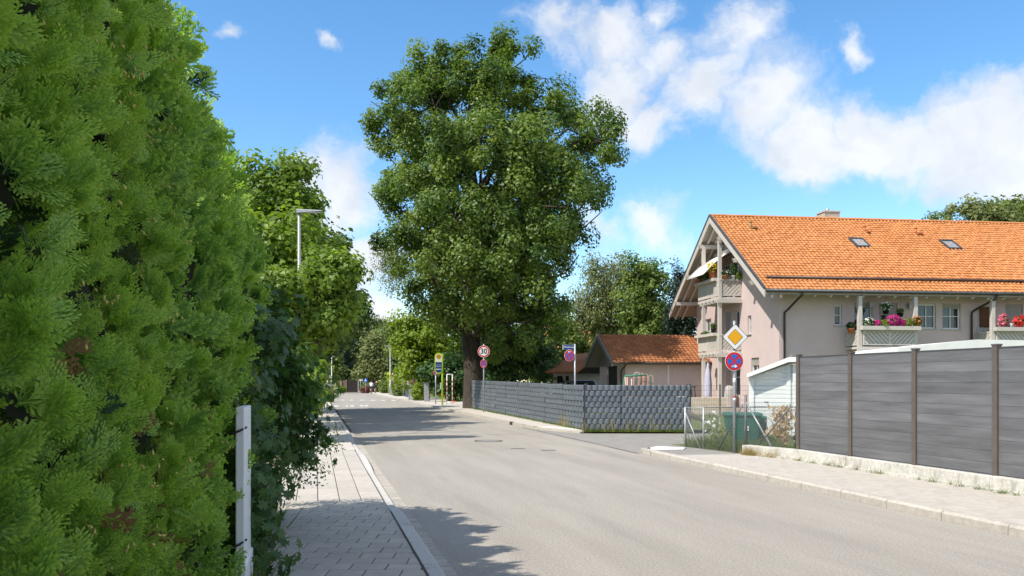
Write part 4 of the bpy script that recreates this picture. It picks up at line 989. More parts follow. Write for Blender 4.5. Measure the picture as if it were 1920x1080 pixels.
# ---- plants on the balconies
LB = leafmat('balcony_leaf', (.03, .08, .015), (.11, .2, .04), .3)
def plant(name, label, c, rx, ry, rz_, n, leaf, lm, fm=None, nf=0, fs=.07, pot=None, seed=1, group=None, cat='plant', tm=LEAF):
    r = np.random.default_rng(seed); c = V(c); root = empty(name, c, label, cat, group)
    if pot:
        w, h, pm = pot
        MB(Fr(c)).lathe((0, 0, 0), [(w*.36, 0), (w*.48, h*.85), (w*.54, h*.85), (w*.54, h), (w*.42, h), (w*.42, h*.9)], 12).build('pot', pm, root)
    else: h = 0
    st = MB(Fr(c))
    for i in range(7):
        e = (rng.uniform(-.7, .7)*rx, rng.uniform(-.7, .7)*ry, h+rz_*rng.uniform(.7, 1.4)); st.tube([(e[0]*.3, e[1]*.3, h*.7-.02*(h == 0)), e], [.008, .004], 4)
    st.build('stem', mat('stem_green', (.08, .1, .03), rough=.8), root)
    p = r.normal(size=(n, 3)); p = unit(p)*(r.random((n, 1))**.4); pos = np.array(c)+p*np.array([rx, ry, rz_])+np.array([0, 0, h+rz_*.85])
    R = frames(p+np.array([0, 0, .6])+r.normal(size=(n, 3))*.5, r.normal(size=(n, 3)), r); scatter('leaves', tm, pos, R, leaf*r.uniform(.7, 1.3, n), lm, root, r=r)
    if fm:
        p = unit(r.normal(size=(nf, 3))); p[:, 1] = -abs(p[:, 1]); pos = np.array(c)+p*np.array([rx, ry, rz_])*r.uniform(.85, 1.1, (nf, 1))+np.array([0, 0, h+rz_*.9])
        R = frames(p+np.array([0, -.3, .3])+r.normal(size=(nf, 3))*.4, r.normal(size=(nf, 3)), r)
        hexa = (np.array([(0, 0, .1)]+[(math.cos(a)*(.6+.4*(i % 2)), math.sin(a)*(.6+.4*(i % 2)), 0) for i, a in enumerate(np.arange(10)*2*math.pi/10)]), np.array([(0, i, i % 10+1) for i in range(1, 11)]), None)
        scatter('blossoms', hexa, pos, R, fs*r.uniform(.6, 1.2, nf), fm, root, r=r)
    return root
F_MAG = leafmat('petal_magenta', (.42, .01, .16), (.62, .03, .27), .3); F_RED = leafmat('petal_red', (.6, .02, .02), (.75, .05, .04), .3); F_PINK = leafmat('petal_pink', (.7, .1, .2), (.8, .25, .3), .3)
F_WHT = leafmat('petal_white', (.7, .7, .68), (.8, .8, .78), .3); F_YEL = leafmat('petal_yellow', (.6, .42, .01), (.7, .55, .03), .3); F_ORG = leafmat('petal_orange', (.6, .12, .02), (.7, .25, .04), .3)
LYEL = leafmat('leaf_yellowgreen', (.14, .2, .02), (.25, .3, .05), .35)
def bp(px, dz=.0, v=-1.3): return HF.p(hu(px, v), v, zb_r+.175+dz)
GB = 'flowers in the balcony planter boxes'
plant('flowering_plant', 'white flowers with leaves at the left end of the first-floor planter', bp(1629), .25, .12, .18, 260, .09, LB, F_WHT, 25, .05, seed=11, group=GB)
plant('petunia', 'small magenta petunia next to the white flowers on the long-wall balcony', bp(1644), .17, .12, .13, 160, .08, LB, F_MAG, 60, .055, seed=12, group=GB)
plant('fern_plant', 'feathery light green plant hanging over the long-wall balcony planter left of the big magenta flowers', bp(1658, -.08), .22, .16, .2, 420, .09, LYEL, seed=13, group=GB, tm=LEAFLET)
plant('petunia', 'largest magenta flower mass in the middle of the long-wall balcony', bp(1675, .02), .34, .16, .24, 260, .08, LB, F_MAG, 150, .052, seed=14, group=GB)
plant('petunia', 'magenta petunia right of the largest magenta flower mass', bp(1690), .16, .12, .16, 160, .08, LB, F_MAG, 60, .055, seed=15, group=GB)
plant('fern_plant', 'feathery light green plant at the right half of the long-wall balcony planter', bp(1703), .22, .14, .19, 420, .09, LYEL, seed=16, group=GB, tm=LEAFLET)
plant('flowering_plant', 'red and orange flowers at the right end of the long-wall balcony planter', bp(1719), .22, .14, .24, 260, .085, LB, F_ORG, 40, .05, seed=17, group=GB)
plant('geranium', 'pink geranium in the balcony planter next to the second downpipe', bp(1881, .02), .24, .14, .3, 260, .09, LB, F_PINK, 75, .065, seed=18, group=GB)
plant('flowering_plant', 'small white flowers between the pink and the red geranium', bp(1895), .12, .1, .1, 120, .07, LB, F_WHT, 22, .045, seed=19, group=GB)
plant('geranium', 'red geranium in a pot at the right picture edge on the second balcony', bp(1912, .02), .28, .14, .26, 260, .09, LB, F_RED, 85, .065, seed=20, group=GB)
pc = HF.p(b1u0-.02, -.55, zb_r-.02); b = plant('potted_plant', 'dark leafy plant in a terracotta trough on the side rail of the long-wall balcony', HF.p(b1u0-.16, -.75, zb_r-.12), .2, .2, .16, 220, .1, leafmat('leaf_dark', (.02, .05, .015), (.05, .1, .03), .3), pot=(.3, .2, TERRA), seed=21)
for i, (px, py, lb) in enumerate(((1661, 581, 'white flowering hanging basket under the eaves above the long-wall balcony, the bigger one'), (1688, 586, 'small round hanging basket under the eaves, close to the balcony post'))):
    c = HF.p(hu(px, -.9), -.9, hz(px, py+8, -.9)); rt = plant('hanging_basket', lb, c, (.26, .16)[i], .18, (.2, .12)[i], (240, 110)[i], .08, LB, F_WHT if i == 0 else None, 24, .05, pot=(.28, .16, S_BLACK), seed=22+i, cat='hanging basket')
    MB().tube([c+V((0, 0, .1)), V((c.x, c.y, EA-.12))], .006, 4).build('cord', S_BLACK, rt)
# upper and lower gable balcony plants
def gp2(v, z, u=-1.24): return HF.p(u, v, z)
zt1 = 6.52+.145; zt2 = 3.86+.145; GG = 'potted plants on the gable balconies'
plant('potted_plant', 'yellow flowering bush in a terracotta pot beside the gable balcony post', gp2(4.75, zt1), .26, .26, .26, 260, .08, LYEL, F_YEL, 140, .05, pot=(.38, .34, TERRA), seed=31, group=GG)
plant('potted_plant', 'green fern in the planter under the awning on the gable balcony', gp2(5.6, zt1), .3, .45, .26, 420, .1, LB, seed=32, group=GG, tm=LEAFLET)
plant('potted_plant', 'yellow-green plant at the far end of the upper gable balcony planter', gp2(6.5, zt1), .2, .3, .2, 260, .1, LYEL, pot=(.3, .2, TERRA), seed=33, group=GG)
plant('potted_plant', 'low pale flowering trough plant next to the upper gable balcony post', HF.p(-.85, 4.13, 6.575), .25, .1, .16, 200, .07, LB, F_WHT, 22, .04, pot=(.26, .16, TERRA), seed=34, group=GG)
plant('potted_plant', 'tall spindly plant in a white pot on the upper gable balcony rail', HF.p(-.42, 4.13, 6.575), .18, .1, .42, 200, .08, LB, pot=(.18, .18, WFRAME), seed=35, group=GG)
plant('potted_plant', 'round yellow-green plant near the wall end of the upper gable balcony rail', HF.p(-.12, 4.1, 6.575), .22, .14, .24, 240, .08, LYEL, seed=36, group=GG)
plant('potted_plant', 'leafy pot plant beside the post on the lower gable balcony', gp2(4.6, zt2), .16, .16, .16, 140, .09, LB, pot=(.26, .22, S_BLACK), seed=37, group=GG)
plant('potted_plant', 'low trailing green plant along the lower gable balcony planter', gp2(5.8, zt2-.03), .14, .7, .1, 260, .07, LB, seed=38, group=GG)

# ------------------------------------------------------------------ patio in front of the gable
PATIO = mat('patio_beige', (.56, .47, .38), (.63, .54, .45), rough=.9, scale=6, bump=.2)
MB(HF).box((-3.2, 3.6, .05), (-.3, 7.4, .42)).build('patio', PATIO, kind='structure')
p0, p1 = P(1287.5, 745, 40.2), P(1360, 745, 40.2)
MB().box((p0.x, 40.1, .06), (p1.x, 40.35, p0.z)).build('patio_wall', PATIO, label='low beige wall of the patio under the gable balconies', cat='wall', bevel=.01)
# wire panel fence in front of it
wf = empty('wire_fence', V((p0.x, 38.9, .08)), 'thin anthracite wire panel fence in front of the patio', 'fence')
x0, x1 = X(1289, 38.9), X(1412, 38.9); zt_ = Z(722, 38.9); b = MB()
k = x0
while k < x1: b.bar((k, 38.9, .1), (k, 38.9, zt_), .007); k += .11
for z in np.linspace(.15, zt_-.03, 7): b.bar((x0, 38.9, z), (x1, 38.9, z), .009)
b.build('wire_panel', WPOST, wf, kind='stuff')
for x in (x0, (x0+x1)/2, x1): MB().box((x-.025, 38.92, .05), (x+.025, 38.97, zt_+.03)).build('post', WPOST, wf)
gc = HF.p(-.62, 4.45, .42); COVER = mat('grill_cover', (.42, .4, .38), (.5, .48, .46), rough=.9, scale=7)
gr = MB(Fr(gc)); prof = [(.40, 0), (.42, .35), (.38, .8), (.3, .98), (.1, 1.06)]
r = random.Random(3); n = 20
vs = [Fr(gc).p(rr*(1+.08*math.sin(5*a+z*4))*math.cos(a), rr*.8*(1+.08*math.sin(5*a+z*4))*math.sin(a), z) for rr, z in prof for a in [2*math.pi*k/n for k in range(n)]]
gr.add(vs, [(i*n+k, i*n+(k+1) % n, (i+1)*n+(k+1) % n, (i+1)*n+k) for i in range(len(prof)-1) for k in range(n)]+[tuple((len(prof)-1)*n+k for k in range(n))], True)
gr.build('covered_grill', COVER, label='grill under a beige fabric cover on the patio, beside the gable wall', cat='grill')
pc = HF.p(-.95, 6.2, .42); pr_ = empty('closed_parasol', pc, 'closed lavender parasol leaning between the patio posts', 'parasol')
MB(Fr(pc)).tube([(0, 0, 0), (.05, 0, 2.3)], .025, 8).build('pole', WFRAME, pr_); b = MB(Fr(pc)); n = 14
vs = [Fr(pc).p(.05*z/2.3+rr*(1+.25*(k % 2))*math.cos(2*math.pi*k/n), rr*(1+.25*(k % 2))*math.sin(2*math.pi*k/n), z) for rr, z in ((.17, .45), (.17, 1.0), (.11, 1.7), (.03, 2.28)) for k in range(n)]
b.add(vs, [(i*n+k, i*n+(k+1) % n, (i+1)*n+(k+1) % n, (i+1)*n+k) for i in range(3) for k in range(n)], True).build('canopy', mat('parasol_fabric', (.42, .42, .55), (.5, .5, .62), rough=.9, scale=4), pr_)
bc = HF.p(-2.0, 6.9, .42); bk = empty('bird_house', bc, 'small house-shaped box with orange roof standing on a white stand on the patio', 'box')
MB(Fr(bc)).box((-.3, -.2, 0), (.3, .2, .75)).build('stand', WFRAME, bk); MB(Fr(bc)).prism([(-.38, .76), (.38, .76), (.32, 1.02), (-.32, 1.02)], 'uw', -.28, .28).build('roof', mat('orange_roof', (.5, .15, .04), rough=.7), bk)
bc = HF.p(-2.6, 4.6, .42); tb = empty('garden_chair', bc, 'dark slatted garden chairs folded together at the patio edge', 'chair')
for k in range(7): MB(Fr(bc)).bar((-.55+k*.17, 0, .02), (-.6+k*.17, .15, .95), .03).build('slat', S_BLACK, tb)
MB(Fr(bc)).bar((-.65, .15, .96), (.5, .15, .96), .05).build('rail', S_BLACK, tb)

# ------------------------------------------------------------------ garage with ring vents beside the house
GFR2 = Fr((X(1148, 44.6), 44.6, 0), HF.ex, HF.ey)         # eave line frame: u right, v back
ge, gr_, gvm = 2.63, 4.26, 3.4; gs = (gr_-ge)/gvm
gar = empty('garage', GFR2.p(0, .5, .1), 'pink garage with weathered orange tiled roof and white ring vents', 'garage')
GL = 6.15
MB(GFR2).box((.95, .5, .05), (GL, .75, ge+.1)).build('wall', PLASTER, gar)
MB(GFR2).box((.95, 6.1, .05), (GL, 6.3, ge+.1)).build('rear_wall', PLASTER, gar)
GREYW = mat('grey_boarding', (.16, .15, .145), (.22, .205, .2), rough=.85, scale=3, stretch=(1, 10, 1))
MB(GFR2).prism([(.5, .05), (2.2, .05), (2.2, 2.75), (4.6, 2.75), (4.6, .05), (6.3, .05), (6.3, ge+.1), (gvm, gr_-.25), (.5, ge+.1)][::-1], 'vw', .95-.12, .948).build('gable_wall', PLASTER, gar)
for k in range(24):
    v = .55+k*.24; z1 = ge+.1+min(v-.5, 6.3-v)*gs*.86
    if z1 > 2.78: MB(GFR2).box((.78, v, 2.5), (.826, v+.225, z1)).build('board', GREYW, gar)
MB(GFR2).box((1.0, 2.2, .05), (1.05, 4.6, 2.72)).build('garage_door', mat('garage_dark', (.03, .028, .026), rough=.8), gar)
for sgn in (0, 1):
    ve = (0, 6.8)[sgn]; pr = [(ve, ge-.02), (gvm, gr_-.02), (gvm, gr_-.16), (ve, ge-.14)]
    pr2 = [(ve, ge+.06), (gvm, gr_+.06), (gvm, gr_-.22), (ve, ge-.2)]
    if sgn: pr, pr2 = pr[::-1], pr2[::-1]
    MB(GFR2).prism(pr, 'vw', .03, GL-.02).build('roof_deck', SOFFIT, gar); MB(GFR2).prism(pr2, 'vw', -.03, .028).build('verge_board', mat('verge_grey', (.2, .2, .2), (.28, .275, .27), rough=.7), gar)
TILE_OLD = mat('clay_tile_weathered', (.30, .12, .052), (.40, .16, .065), rough=.8, scale=1.6, bump=.2, bscale=60, attr=('rnd', .13), stain=((.16, .10, .06), 1.5, .54, .5))
tiles(GFR2, .05, GL-.03, -.03, gvm, ge+.01, gr_+.01, gar, seed=6, m=TILE_OLD, tw=.22, ex=.3, amp=.045); tiles(GFR2, .05, GL-.03, 6.83, gvm, ge+.01, gr_+.01, gar, seed=7, m=TILE_OLD)
MB(GFR2).tube([(.02, -.08, ge-.03), (GL-.05, -.08, ge-.03)], .06, 8).build('gutter', GUT, gar)
u = X(1167, 45)-GFR2.o.x; MB(GFR2).tube([(u+.15, -.07, ge-.06), (u+.1, .1, ge-.2), (u, .4, ge-.45), (u, .43, .1)], .045, 8).build('downpipe', GUT, gar)
for k in range(7): MB(GFR2).box((.95+k*.82, .02, ge-.13), (1.05+k*.82, .5, ge-.02)).build('rafter_tail', TRIM, gar)
u = X(1258, 45.2)-GFR2.o.x; MB(GFR2).box((u-.04, .46, .1), (u+.04, .498, ge-.1)).build('batten', WFRAME, gar)
for px in (1180, 1202, 1224, 1246, 1271, 1293, 1312, 1332):
    u = X(px, 45.4)-GFR2.o.x-.05; c = (u, .47, Z(698, 45.2)); k = 14
    MB(GFR2).tube([(c[0]+.045*math.cos(a), c[1], c[2]+.045*math.sin(a)) for a in [2*math.pi*i/k for i in range(k)]], .014, 6, closed=True).build('ring_vent', WFRAME, gar)
    MB(GFR2).disc((c[0], c[2]), .04, 12, .47, .498).build('vent_core', PLASTER, gar)

# second garage further back with a parked dark car
d2 = 56.; g2 = empty('carport', V((X(1062, d2), d2, .1)), 'small cream garage with orange roof and dark boarded gable further back', 'garage')
G3 = Fr((X(1024, d2), d2-1, 0), (1, .05, 0), (-.05, 1, 0))
CREAM = mat('cream_render', (.6, .55, .46), (.66, .61, .52), rough=.95, scale=3)
w = X(1150, d2)-X(1024, d2); xa, xb = .3, X(1098, d2)-X(1024, d2)
MB(G3).box((.55, 1.0, .05), (w, 1.2, Z(698, d2))).build('wall', CREAM, g2)
for u0, u1 in ((X(1046, d2)-X(1024, d2), X(1056, d2)-X(1024, d2)), (X(1062, d2)-X(1024, d2), X(1068, d2)-X(1024, d2))): MB(G3).box((u0, .97, .1), (u1, .995, Z(705, d2))).build('opening', mat('carport_dark', (.03, .022, .016), rough=.9), g2)
MB(G3).add([G3.p(-.1, .2, Z(697, d2)), G3.p(1.9, -.2, Z(697, d2)), G3.p(xb+1.2, 1.5, Z(660, d2)), G3.p(xb-.2, 5, Z(660, d2))], [(0, 1, 2, 3)]).build('roof', TILE_OLD, g2).modifiers.new('thick', 'SOLIDIFY').thickness = .12
MB(G3).add([G3.p(1.75, .1, Z(700, d2)), G3.p(w, .6, Z(700, d2)), G3.p(w, .6, Z(668, d2)), G3.p(xb+.6, .6, Z(668, d2))], [(0, 1, 2, 3)]).build('boarded_gable', mat('dark_brown_boards', (.025, .018, .014), (.04, .03, .022), rough=.85, scale=3, stretch=(12, 1, 1)), g2).modifiers.new('thick', 'SOLIDIFY').thickness = .1
cd = 52.; CF = rotz((X(1094, cd), cd, .08), 8); car = empty('parked_car', CF.o, 'dark blue car parked between the two garages, only its roof above the fence', 'car')
CARP = mat('car_paint', (.012, .02, .05), rough=.25, coat=.8, spec=.6)
hb = [(-.95, .35), (-.98, .75), (-.9, .98), (-.74, 1.5), (-.62, 1.62), (.62, 1.62), (.74, 1.5), (.9, .98), (.98, .75), (.95, .35)]
MB(CF).prism(hb, 'uw', 0, 4.2).build('body', CARP, car, bevel=.06); MB(CF).prism([(-.72, 1.02), (-.62, 1.48), (.62, 1.48), (.72, 1.02)][::-1], 'uw', -.012, .02).build('rear_window', glass(), car)
for u in (-.86, .72):
    for v in (.75, 3.4): MB(CF).tube([(u, v, .33), (u+.16, v, .33)], .33, 16).build('wheel', S_BLACK, car)
for u in (-.85, .72): MB(CF).box((u, -.015, .85), (u+.13, .02, 1.05)).build('tail_light', S_RED, car)

# climbing frame behind the woven fence
cf = empty('climbing_arches', V((X(1195, 33), 33, .08)), 'pink, white and green tube climbing frame behind the woven fence', 'climbing frame')
TPK = mat('tube_pink', (.65, .4, .37), rough=.5); TGR = mat('tube_green', (.05, .25, .15), rough=.5); TRD = mat('tube_red', (.5, .05, .05), rough=.5)
def pz(px, py, dd=33.): q = P(px, py, dd); return (q.x, q.y, q.z)
def dn(px, dd=33.): q = P(px, 760, dd); return (q.x, q.y, .06)
MB().tube([pz(1171, 705), pz(1212, 703)], .03, 6).build('beam', TGR, cf)
for a, b_, c_, m in ((1171, 706, 1163, TGR), (1172, 706, 1178, TPK), (1176, 707, 1176, TPK), (1184, 710, 1187, TPK)): MB().tube([pz(a, b_), dn(c_)], .022, 6).build('leg', m, cf)
for i in range(7):
    cx = 1194+i*4.2; k = 12; dd = 33+.15*i
    pts = [dn(cx-9+1.2*i, dd)]+[pz(cx+5.2*math.cos(math.pi-math.pi*j/k), 704+i*.9-5.5*math.sin(math.pi*j/k), dd) for j in range(k+1)]+[dn(cx-2+1.6*i, dd)]
    MB().tube(pts, .016, 6).build('arch', (TPK, TGR, TPK, TRD, TPK, TGR, TPK)[i], cf)
for py in (709, 714): MB().tube([pz(1186, py), pz(1222, py+1, 34)], .016, 6).build('rung', TPK, cf)

# ------------------------------------------------------------------ garden sheds and bin
SHED = mat('shed_paint', (.60, .635, .62), (.66, .69, .67), rough=.7, scale=4, stretch=(1, 1, 5), objrnd=.03)
SHROOF = mat('shed_roof_edge', (.72, .72, .70), (.78, .78, .76), rough=.6, scale=4)
ds = 24.; shed = empty('garden_shed', V((X(1445, ds), ds, .1)), 'pale blue-white log garden shed beside the board fence', 'shed')
SFm = Fr((X(1410, ds+.2), ds+.2, 0), (.94, -.34, 0), (.34, .94, 0)); sw_ = X(1483, ds)-X(1410, ds); ll = .117
z = .12; k = 0
ztop = lambda u: Z(704, ds)+(Z(679, ds)-Z(704, ds))*min(1, (u+.1)/(sw_-.02))
SLs = (Z(679, ds)-Z(704, ds))/(sw_-.02); pl_v = [(-SLs, 1, Z(704, ds)-.03)]
while z < 2.2:
    h = ll-.006
    poly = clip([(0, z), (sw_, z), (sw_, z+h), (0, z+h)], pl_v)
    if len(poly) >= 3: MB(SFm).prism(poly, 'uw', -.012, .05).build('log', SHED, shed, bevel=.01)
    if z+h < Z(679, ds)-.02:
        MB(SFm).box((sw_+.09, -.012, z), (sw_+1.9, .05, z+h)).build('log', SHED, shed, bevel=.01)
        MB(SFm).box((sw_+.004, -.13, z+.01), (sw_+.086, -.001 if k % 2 else .05, z+h+.01)).build('log_end', SHED, shed)
        MB(SFm).box((sw_-.16, -.05, z), (sw_-.05, -.013, z+h)).build('log_end', SHED, shed)
        if z+h < ztop(0)-.06: MB(SFm).box((-.08, -.05, z), (.06, -.013, z+h)).build('log_end', SHED, shed)
    z += ll; k += 1
MB(SFm).box((.0, .052, .1), (sw_+1.9, 1.9, 1.6)).build('inner_wall', SHED, shed)
zz0, zz1 = Z(704, ds), Z(678, ds)
pr = [(-.12, zz0-.06), (sw_-.1, zz1-.02), (sw_+2.0, zz1+.0), (sw_+2.0, zz1+.13), (sw_-.1, zz1+.11), (-.12, zz0+.05)]
MB(SFm).prism(pr, 'uw', -.32, 2.1).build('roof', SHROOF, shed)
MB(SFm).box((.34, -.02, 1.05), (.45, -.012, 1.08)).build('latch', GALVD, shed)
d3 = 21.; s2 = empty('pavilion', V((X(1830, d3), d3, .1)), 'garden shed with broad white roof edge showing over the board fence', 'shed')
xa, xm, xb = X(1684, d3), X(1832, d3), X(2060, d3)
MB().prism([(xa, Z(668, d3)), (xb, Z(660, d3)), (xb, Z(640, d3)), (xm, Z(636.5, d3)), (xa, Z(652, d3))], 'uw', d3-.0, d3+3).build('roof', SHROOF, s2)
MB().box((xa+.3, d3+.4, .1), (xb-.3, d3+2.8, Z(668, d3)-.002)).build('wall', SHED, s2)
# green bin
GBIN = mat('bin_green', (.014, .10, .07), (.022, .125, .088), rough=.5, scale=6, stain=((.05, .11, .085), 8, .6, .4))
bd = 19.75; BF = rotz((X(1391, bd), bd, .1), -10); bn = empty('compost_bin', BF.o, 'green plastic waste container behind the chain-link fence', 'bin')
wb, ht = .37, .82
def taper(b, hw0, hw1, hd0, hd1, z0, z1):
    vs = [BF.p(sx*hw, sy*hd, z) for z, hw, hd in ((z0, hw0, hd0), (z1, hw1, hd1)) for sx, sy in ((-1, -1), (1, -1), (1, 1), (-1, 1))]
    return b.add(vs, [(3, 2, 1, 0), (4, 5, 6, 7)]+[(i, (i+1) % 4, 4+(i+1) % 4, 4+i) for i in range(4)])
taper(MB(), .29, .40, .28, .36, .0, .76).build('body', GBIN, bn, bevel=.02); taper(MB(), .43, .42, .39, .37, .765, .83).build('lid', GBIN, bn, bevel=.015)
for z in (.25, .5): q = .29+.11*z/.76+.006; taper(MB(), q, q, .28+.08*z/.76+.006, .28+.08*z/.76+.006, z, z+.025).build('rib', GBIN, bn)
MB(BF).box((.02, -.358, .43), (.12, -.345, .53)).build('sticker', S_WHITE, bn); MB(BF).disc((.08, .48), .02, 10, -.362, -.3581).build('sticker_dot', S_BLACK, bn)
bl2 = rotz((X(1424, bd+.35), bd+.35, .1), -10); b2 = empty('waste_bin', bl2.o, 'narrower dark green bin right beside the green waste container', 'bin')
BF = bl2; taper(MB(), .12, .15, .2, .24, 0, .68).build('body', GBIN, b2, bevel=.02); taper(MB(), .16, .14, .25, .22, .685, .74).build('lid', GBIN, b2, bevel=.02)
# branch lying on the lawn
MB().tube([pz(1290, 772, 23.5), pz(1304, 783, 23.3), pz(1318, 787, 23.2), pz(1330, 792, 23.0)], [.07, .06, .05, .03], 8).build('fallen_branch', mat('bark_dark', (.06, .045, .035), (.12, .1, .08), rough=.95, scale=12, bump=.6), label='dark branch leaning behind the chain-link fence corner', cat='branch')
# ------------------------------------------------------------------ thuja hedge in the foreground
THUJA = leafmat('thuja_leaf', (.068, .195, .055), (.285, .45, .055), .38, .5, tip=(.47, .64, .11))
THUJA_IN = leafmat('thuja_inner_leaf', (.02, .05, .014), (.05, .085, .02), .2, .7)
THUJA_BR = leafmat('thuja_dead', (.16, .085, .035), (.30, .17, .08), .2, .7)
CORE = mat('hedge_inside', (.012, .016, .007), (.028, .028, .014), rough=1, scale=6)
HT = -1.90
hr = np.random.default_rng(42)
pl_h = hr.normal(size=60)*.13; pl_b = hr.normal(size=60)*.04
S0, S1 = -10.5, 2.75; PS = .64
def hedge_h(s):
    q = (s-S0)/PS; i = np.clip(q.astype(int), 0, 59); f = (q-i)*2-1
    end = np.clip((S1-s)/.5, 0, 1)
    return 3.42+pl_h[i]+.20*(1-np.abs(f)**1.6)-.5*(1-end)**2
def hedge_t(s, h):
    q = (s-S0)/PS; i = np.clip(q.astype(int), 0, 59); f = (q-i)*2-1
    H = hedge_h(s); x = np.clip(h/H, 0, 1)
    n = .04*np.sin(s*9.1+h*3.3)+.05*np.sin(h*5.7-s*4.3)+.075*np.sin(s*14+1.6*np.sin(h*5))*np.sin(h*12+1.7*np.sin(s*6.5))
    return HT+pl_b[i]+.20*(1-np.abs(f)**2.2)-.05+n-.24*x**5-.07*np.clip((1.5-h)/1.3, 0, 1)*np.clip((s+1.2)/.8, 0, 1)
hedge = empty('thuja_hedge', R3(-2.4, -3, .06), 'tall dense green thuja hedge filling the left side of the street', 'hedge')
RTn, RSn, UP = np.array(RT), np.array(RS), np.array([0, 0, 1.])
def to_world(t, s, z): return np.array(RO)[None]+t[:, None]*RTn+s[:, None]*RSn+z[:, None]*UP
def frond_set(name, tmpls, s, h, t, size, m, outv, up_mu, seed, br=None, cl=6, spread=.55):
    """sprays in small bunches: each bunch fans out from one twig"""
    r = np.random.default_rng(seed); nb = max(1, len(s)//cl); ci = np.repeat(np.arange(nb), cl); N = len(ci)
    cs, chh, ct = s[:nb], h[:nb], t[:nb]
    base = to_world(ct, cs, chh)[ci]+r.normal(size=(N, 3))*.012
    ax = outv*r.uniform(.55, 1.0, (nb, 1))+UP*(up_mu+r.normal(size=(nb, 1))*.3)+RSn*r.normal(size=(nb, 1))*.4
    stem = unit(unit(ax)[ci]+r.normal(size=(N, 3))*spread*.75+UP*r.uniform(-.1, .35, (N, 1)))
    tw = RSn*np.where(r.random((nb, 1)) < .8, -1, 1)*r.uniform(.5, 1.2, (nb, 1))+RTn*r.normal(size=(nb, 1))*.5+UP*r.normal(size=(nb, 1))*.3
    nr = tw[ci]+r.normal(size=(N, 3))*.35
    n2 = nr-stem*np.sum(nr*stem, 1, keepdims=True); R = frames(n2, stem, r)
    patch = .5+.3*np.sin(cs*2.3+chh*1.7)+.2*np.sin(cs*.9-chh*2.9+1)
    rnd = (.1+.5*patch+r.normal(size=nb)*.2)[ci]+r.normal(size=N)*.1 if br is None else br(r, N)
    which = r.integers(0, len(tmpls), N); sz = size*r.uniform(.75, 1.25, nb)[ci]*r.uniform(.75, 1.15, N)
    for k, tm in enumerate(tmpls):
        q = which == k
        scatter(name, tm, base[q], R[q], sz[q], m, hedge, rnd[q])
def sample(s0, s1, n, seed, hmax=1.0):
    r = np.random.default_rng(seed); s = r.uniform(s0, s1, n); h = r.random(n)*hedge_h(s)*hmax+.02; return r, s, h
T2 = [frond(i, 2) for i in (1, 2, 3)]; T1 = [frond(i, 1) for i in (4, 5)]; T0 = [frond(i, 0) for i in (6, 7)]
def cam_s(d): return (d-7.2-.2244*HT)/.9745
sn, sm_ = cam_s(.55), cam_s(3.7)
r, s, h = sample(sn, sm_, 7200, 1); frond_set('foliage', T2, s, h, hedge_t(s, h)-.13*r.random(len(s))-.03, .102, THUJA, RTn, .85, 11, cl=5)
r, s, h = sample(sm_, S1, 8600, 2); frond_set('foliage', T1, s, h, hedge_t(s, h)-.13*r.random(len(s))-.03, .132, THUJA, RTn, .85, 12, cl=5)
r, s, h = sample(S0, sn, 1000, 3); frond_set('foliage', T0, s, h, hedge_t(s, h)-.1*r.random(len(s)), .24, THUJA, RTn, .2, 13)
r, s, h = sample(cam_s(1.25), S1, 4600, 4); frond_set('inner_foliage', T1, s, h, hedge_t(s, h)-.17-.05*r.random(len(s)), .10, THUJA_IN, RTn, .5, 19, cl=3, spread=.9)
# top, rear and end of the hedge
r = np.random.default_rng(5); n = 3200; s = r.uniform(S0, S1, n); q = r.random(n); h = hedge_h(s)-.35*q**2+r.normal(size=n)*.06; t = hedge_t(s, h)-.05-q*.95
frond_set('foliage', T0, s, h, t, .24, THUJA, UP*1.0, .4, 14)
n = 1900; s = r.uniform(sn-.5, S1, n); h = hedge_h(s)-.02-.25*r.random(n)**2; t = hedge_t(s, h*.9)-.1-.3*r.random(n)
frond_set('foliage', T1, s, h, t, .17, THUJA, UP*.9+RTn*.35, .4, 15)
n = 1600; s = S1+r.normal(size=n)*.05; h = r.random(n)*3.3; t = HT-r.random(n)*1.15; frond_set('foliage', T1, s, h, t, .19, THUJA, RSn*.8, .2, 16)
n = 900; s = r.uniform(S0, S1, n); h = r.random(n)*3.4; t = np.full(n, HT-1.15); frond_set('foliage', T0, s, h, t, .3, THUJA, -RTn, .2, 17)
# brown dead sprays low down
n = 150; s = cam_s(1.7)+r.random(n)*3.2; h = .1+1.7*r.random(n)**1.3; frond_set('dead_sprays', [T1[0]], s, h, hedge_t(s, h)-.07+.05*r.random(n), .085, THUJA_BR, RTn, 0, 18, br=lambda r_, N: r_.random(N), cl=2)
cb = MB(RF); ns = 44
for i in range(ns):
    sa = S0+.1+(S1-S0-.25)*i/ns; sb = S0+.1+(S1-S0-.25)*(i+1)/ns
    for lo, hi, dt in ((.0, .34, -.19), (.34, .7, -.2), (.7, .93, -.3)):
        pass
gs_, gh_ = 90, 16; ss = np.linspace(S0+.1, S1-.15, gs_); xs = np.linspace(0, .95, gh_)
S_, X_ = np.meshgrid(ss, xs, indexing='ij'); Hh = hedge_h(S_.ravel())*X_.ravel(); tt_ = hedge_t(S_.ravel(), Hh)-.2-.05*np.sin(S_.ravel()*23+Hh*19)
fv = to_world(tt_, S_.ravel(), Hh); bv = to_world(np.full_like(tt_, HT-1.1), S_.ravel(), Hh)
idx = np.arange(gs_*gh_).reshape(gs_, gh_); ff = np.stack([idx[:-1, :-1], idx[1:, :-1], idx[1:, 1:], idx[:-1, 1:]], -1).reshape(-1, 4); o_ = gs_*gh_
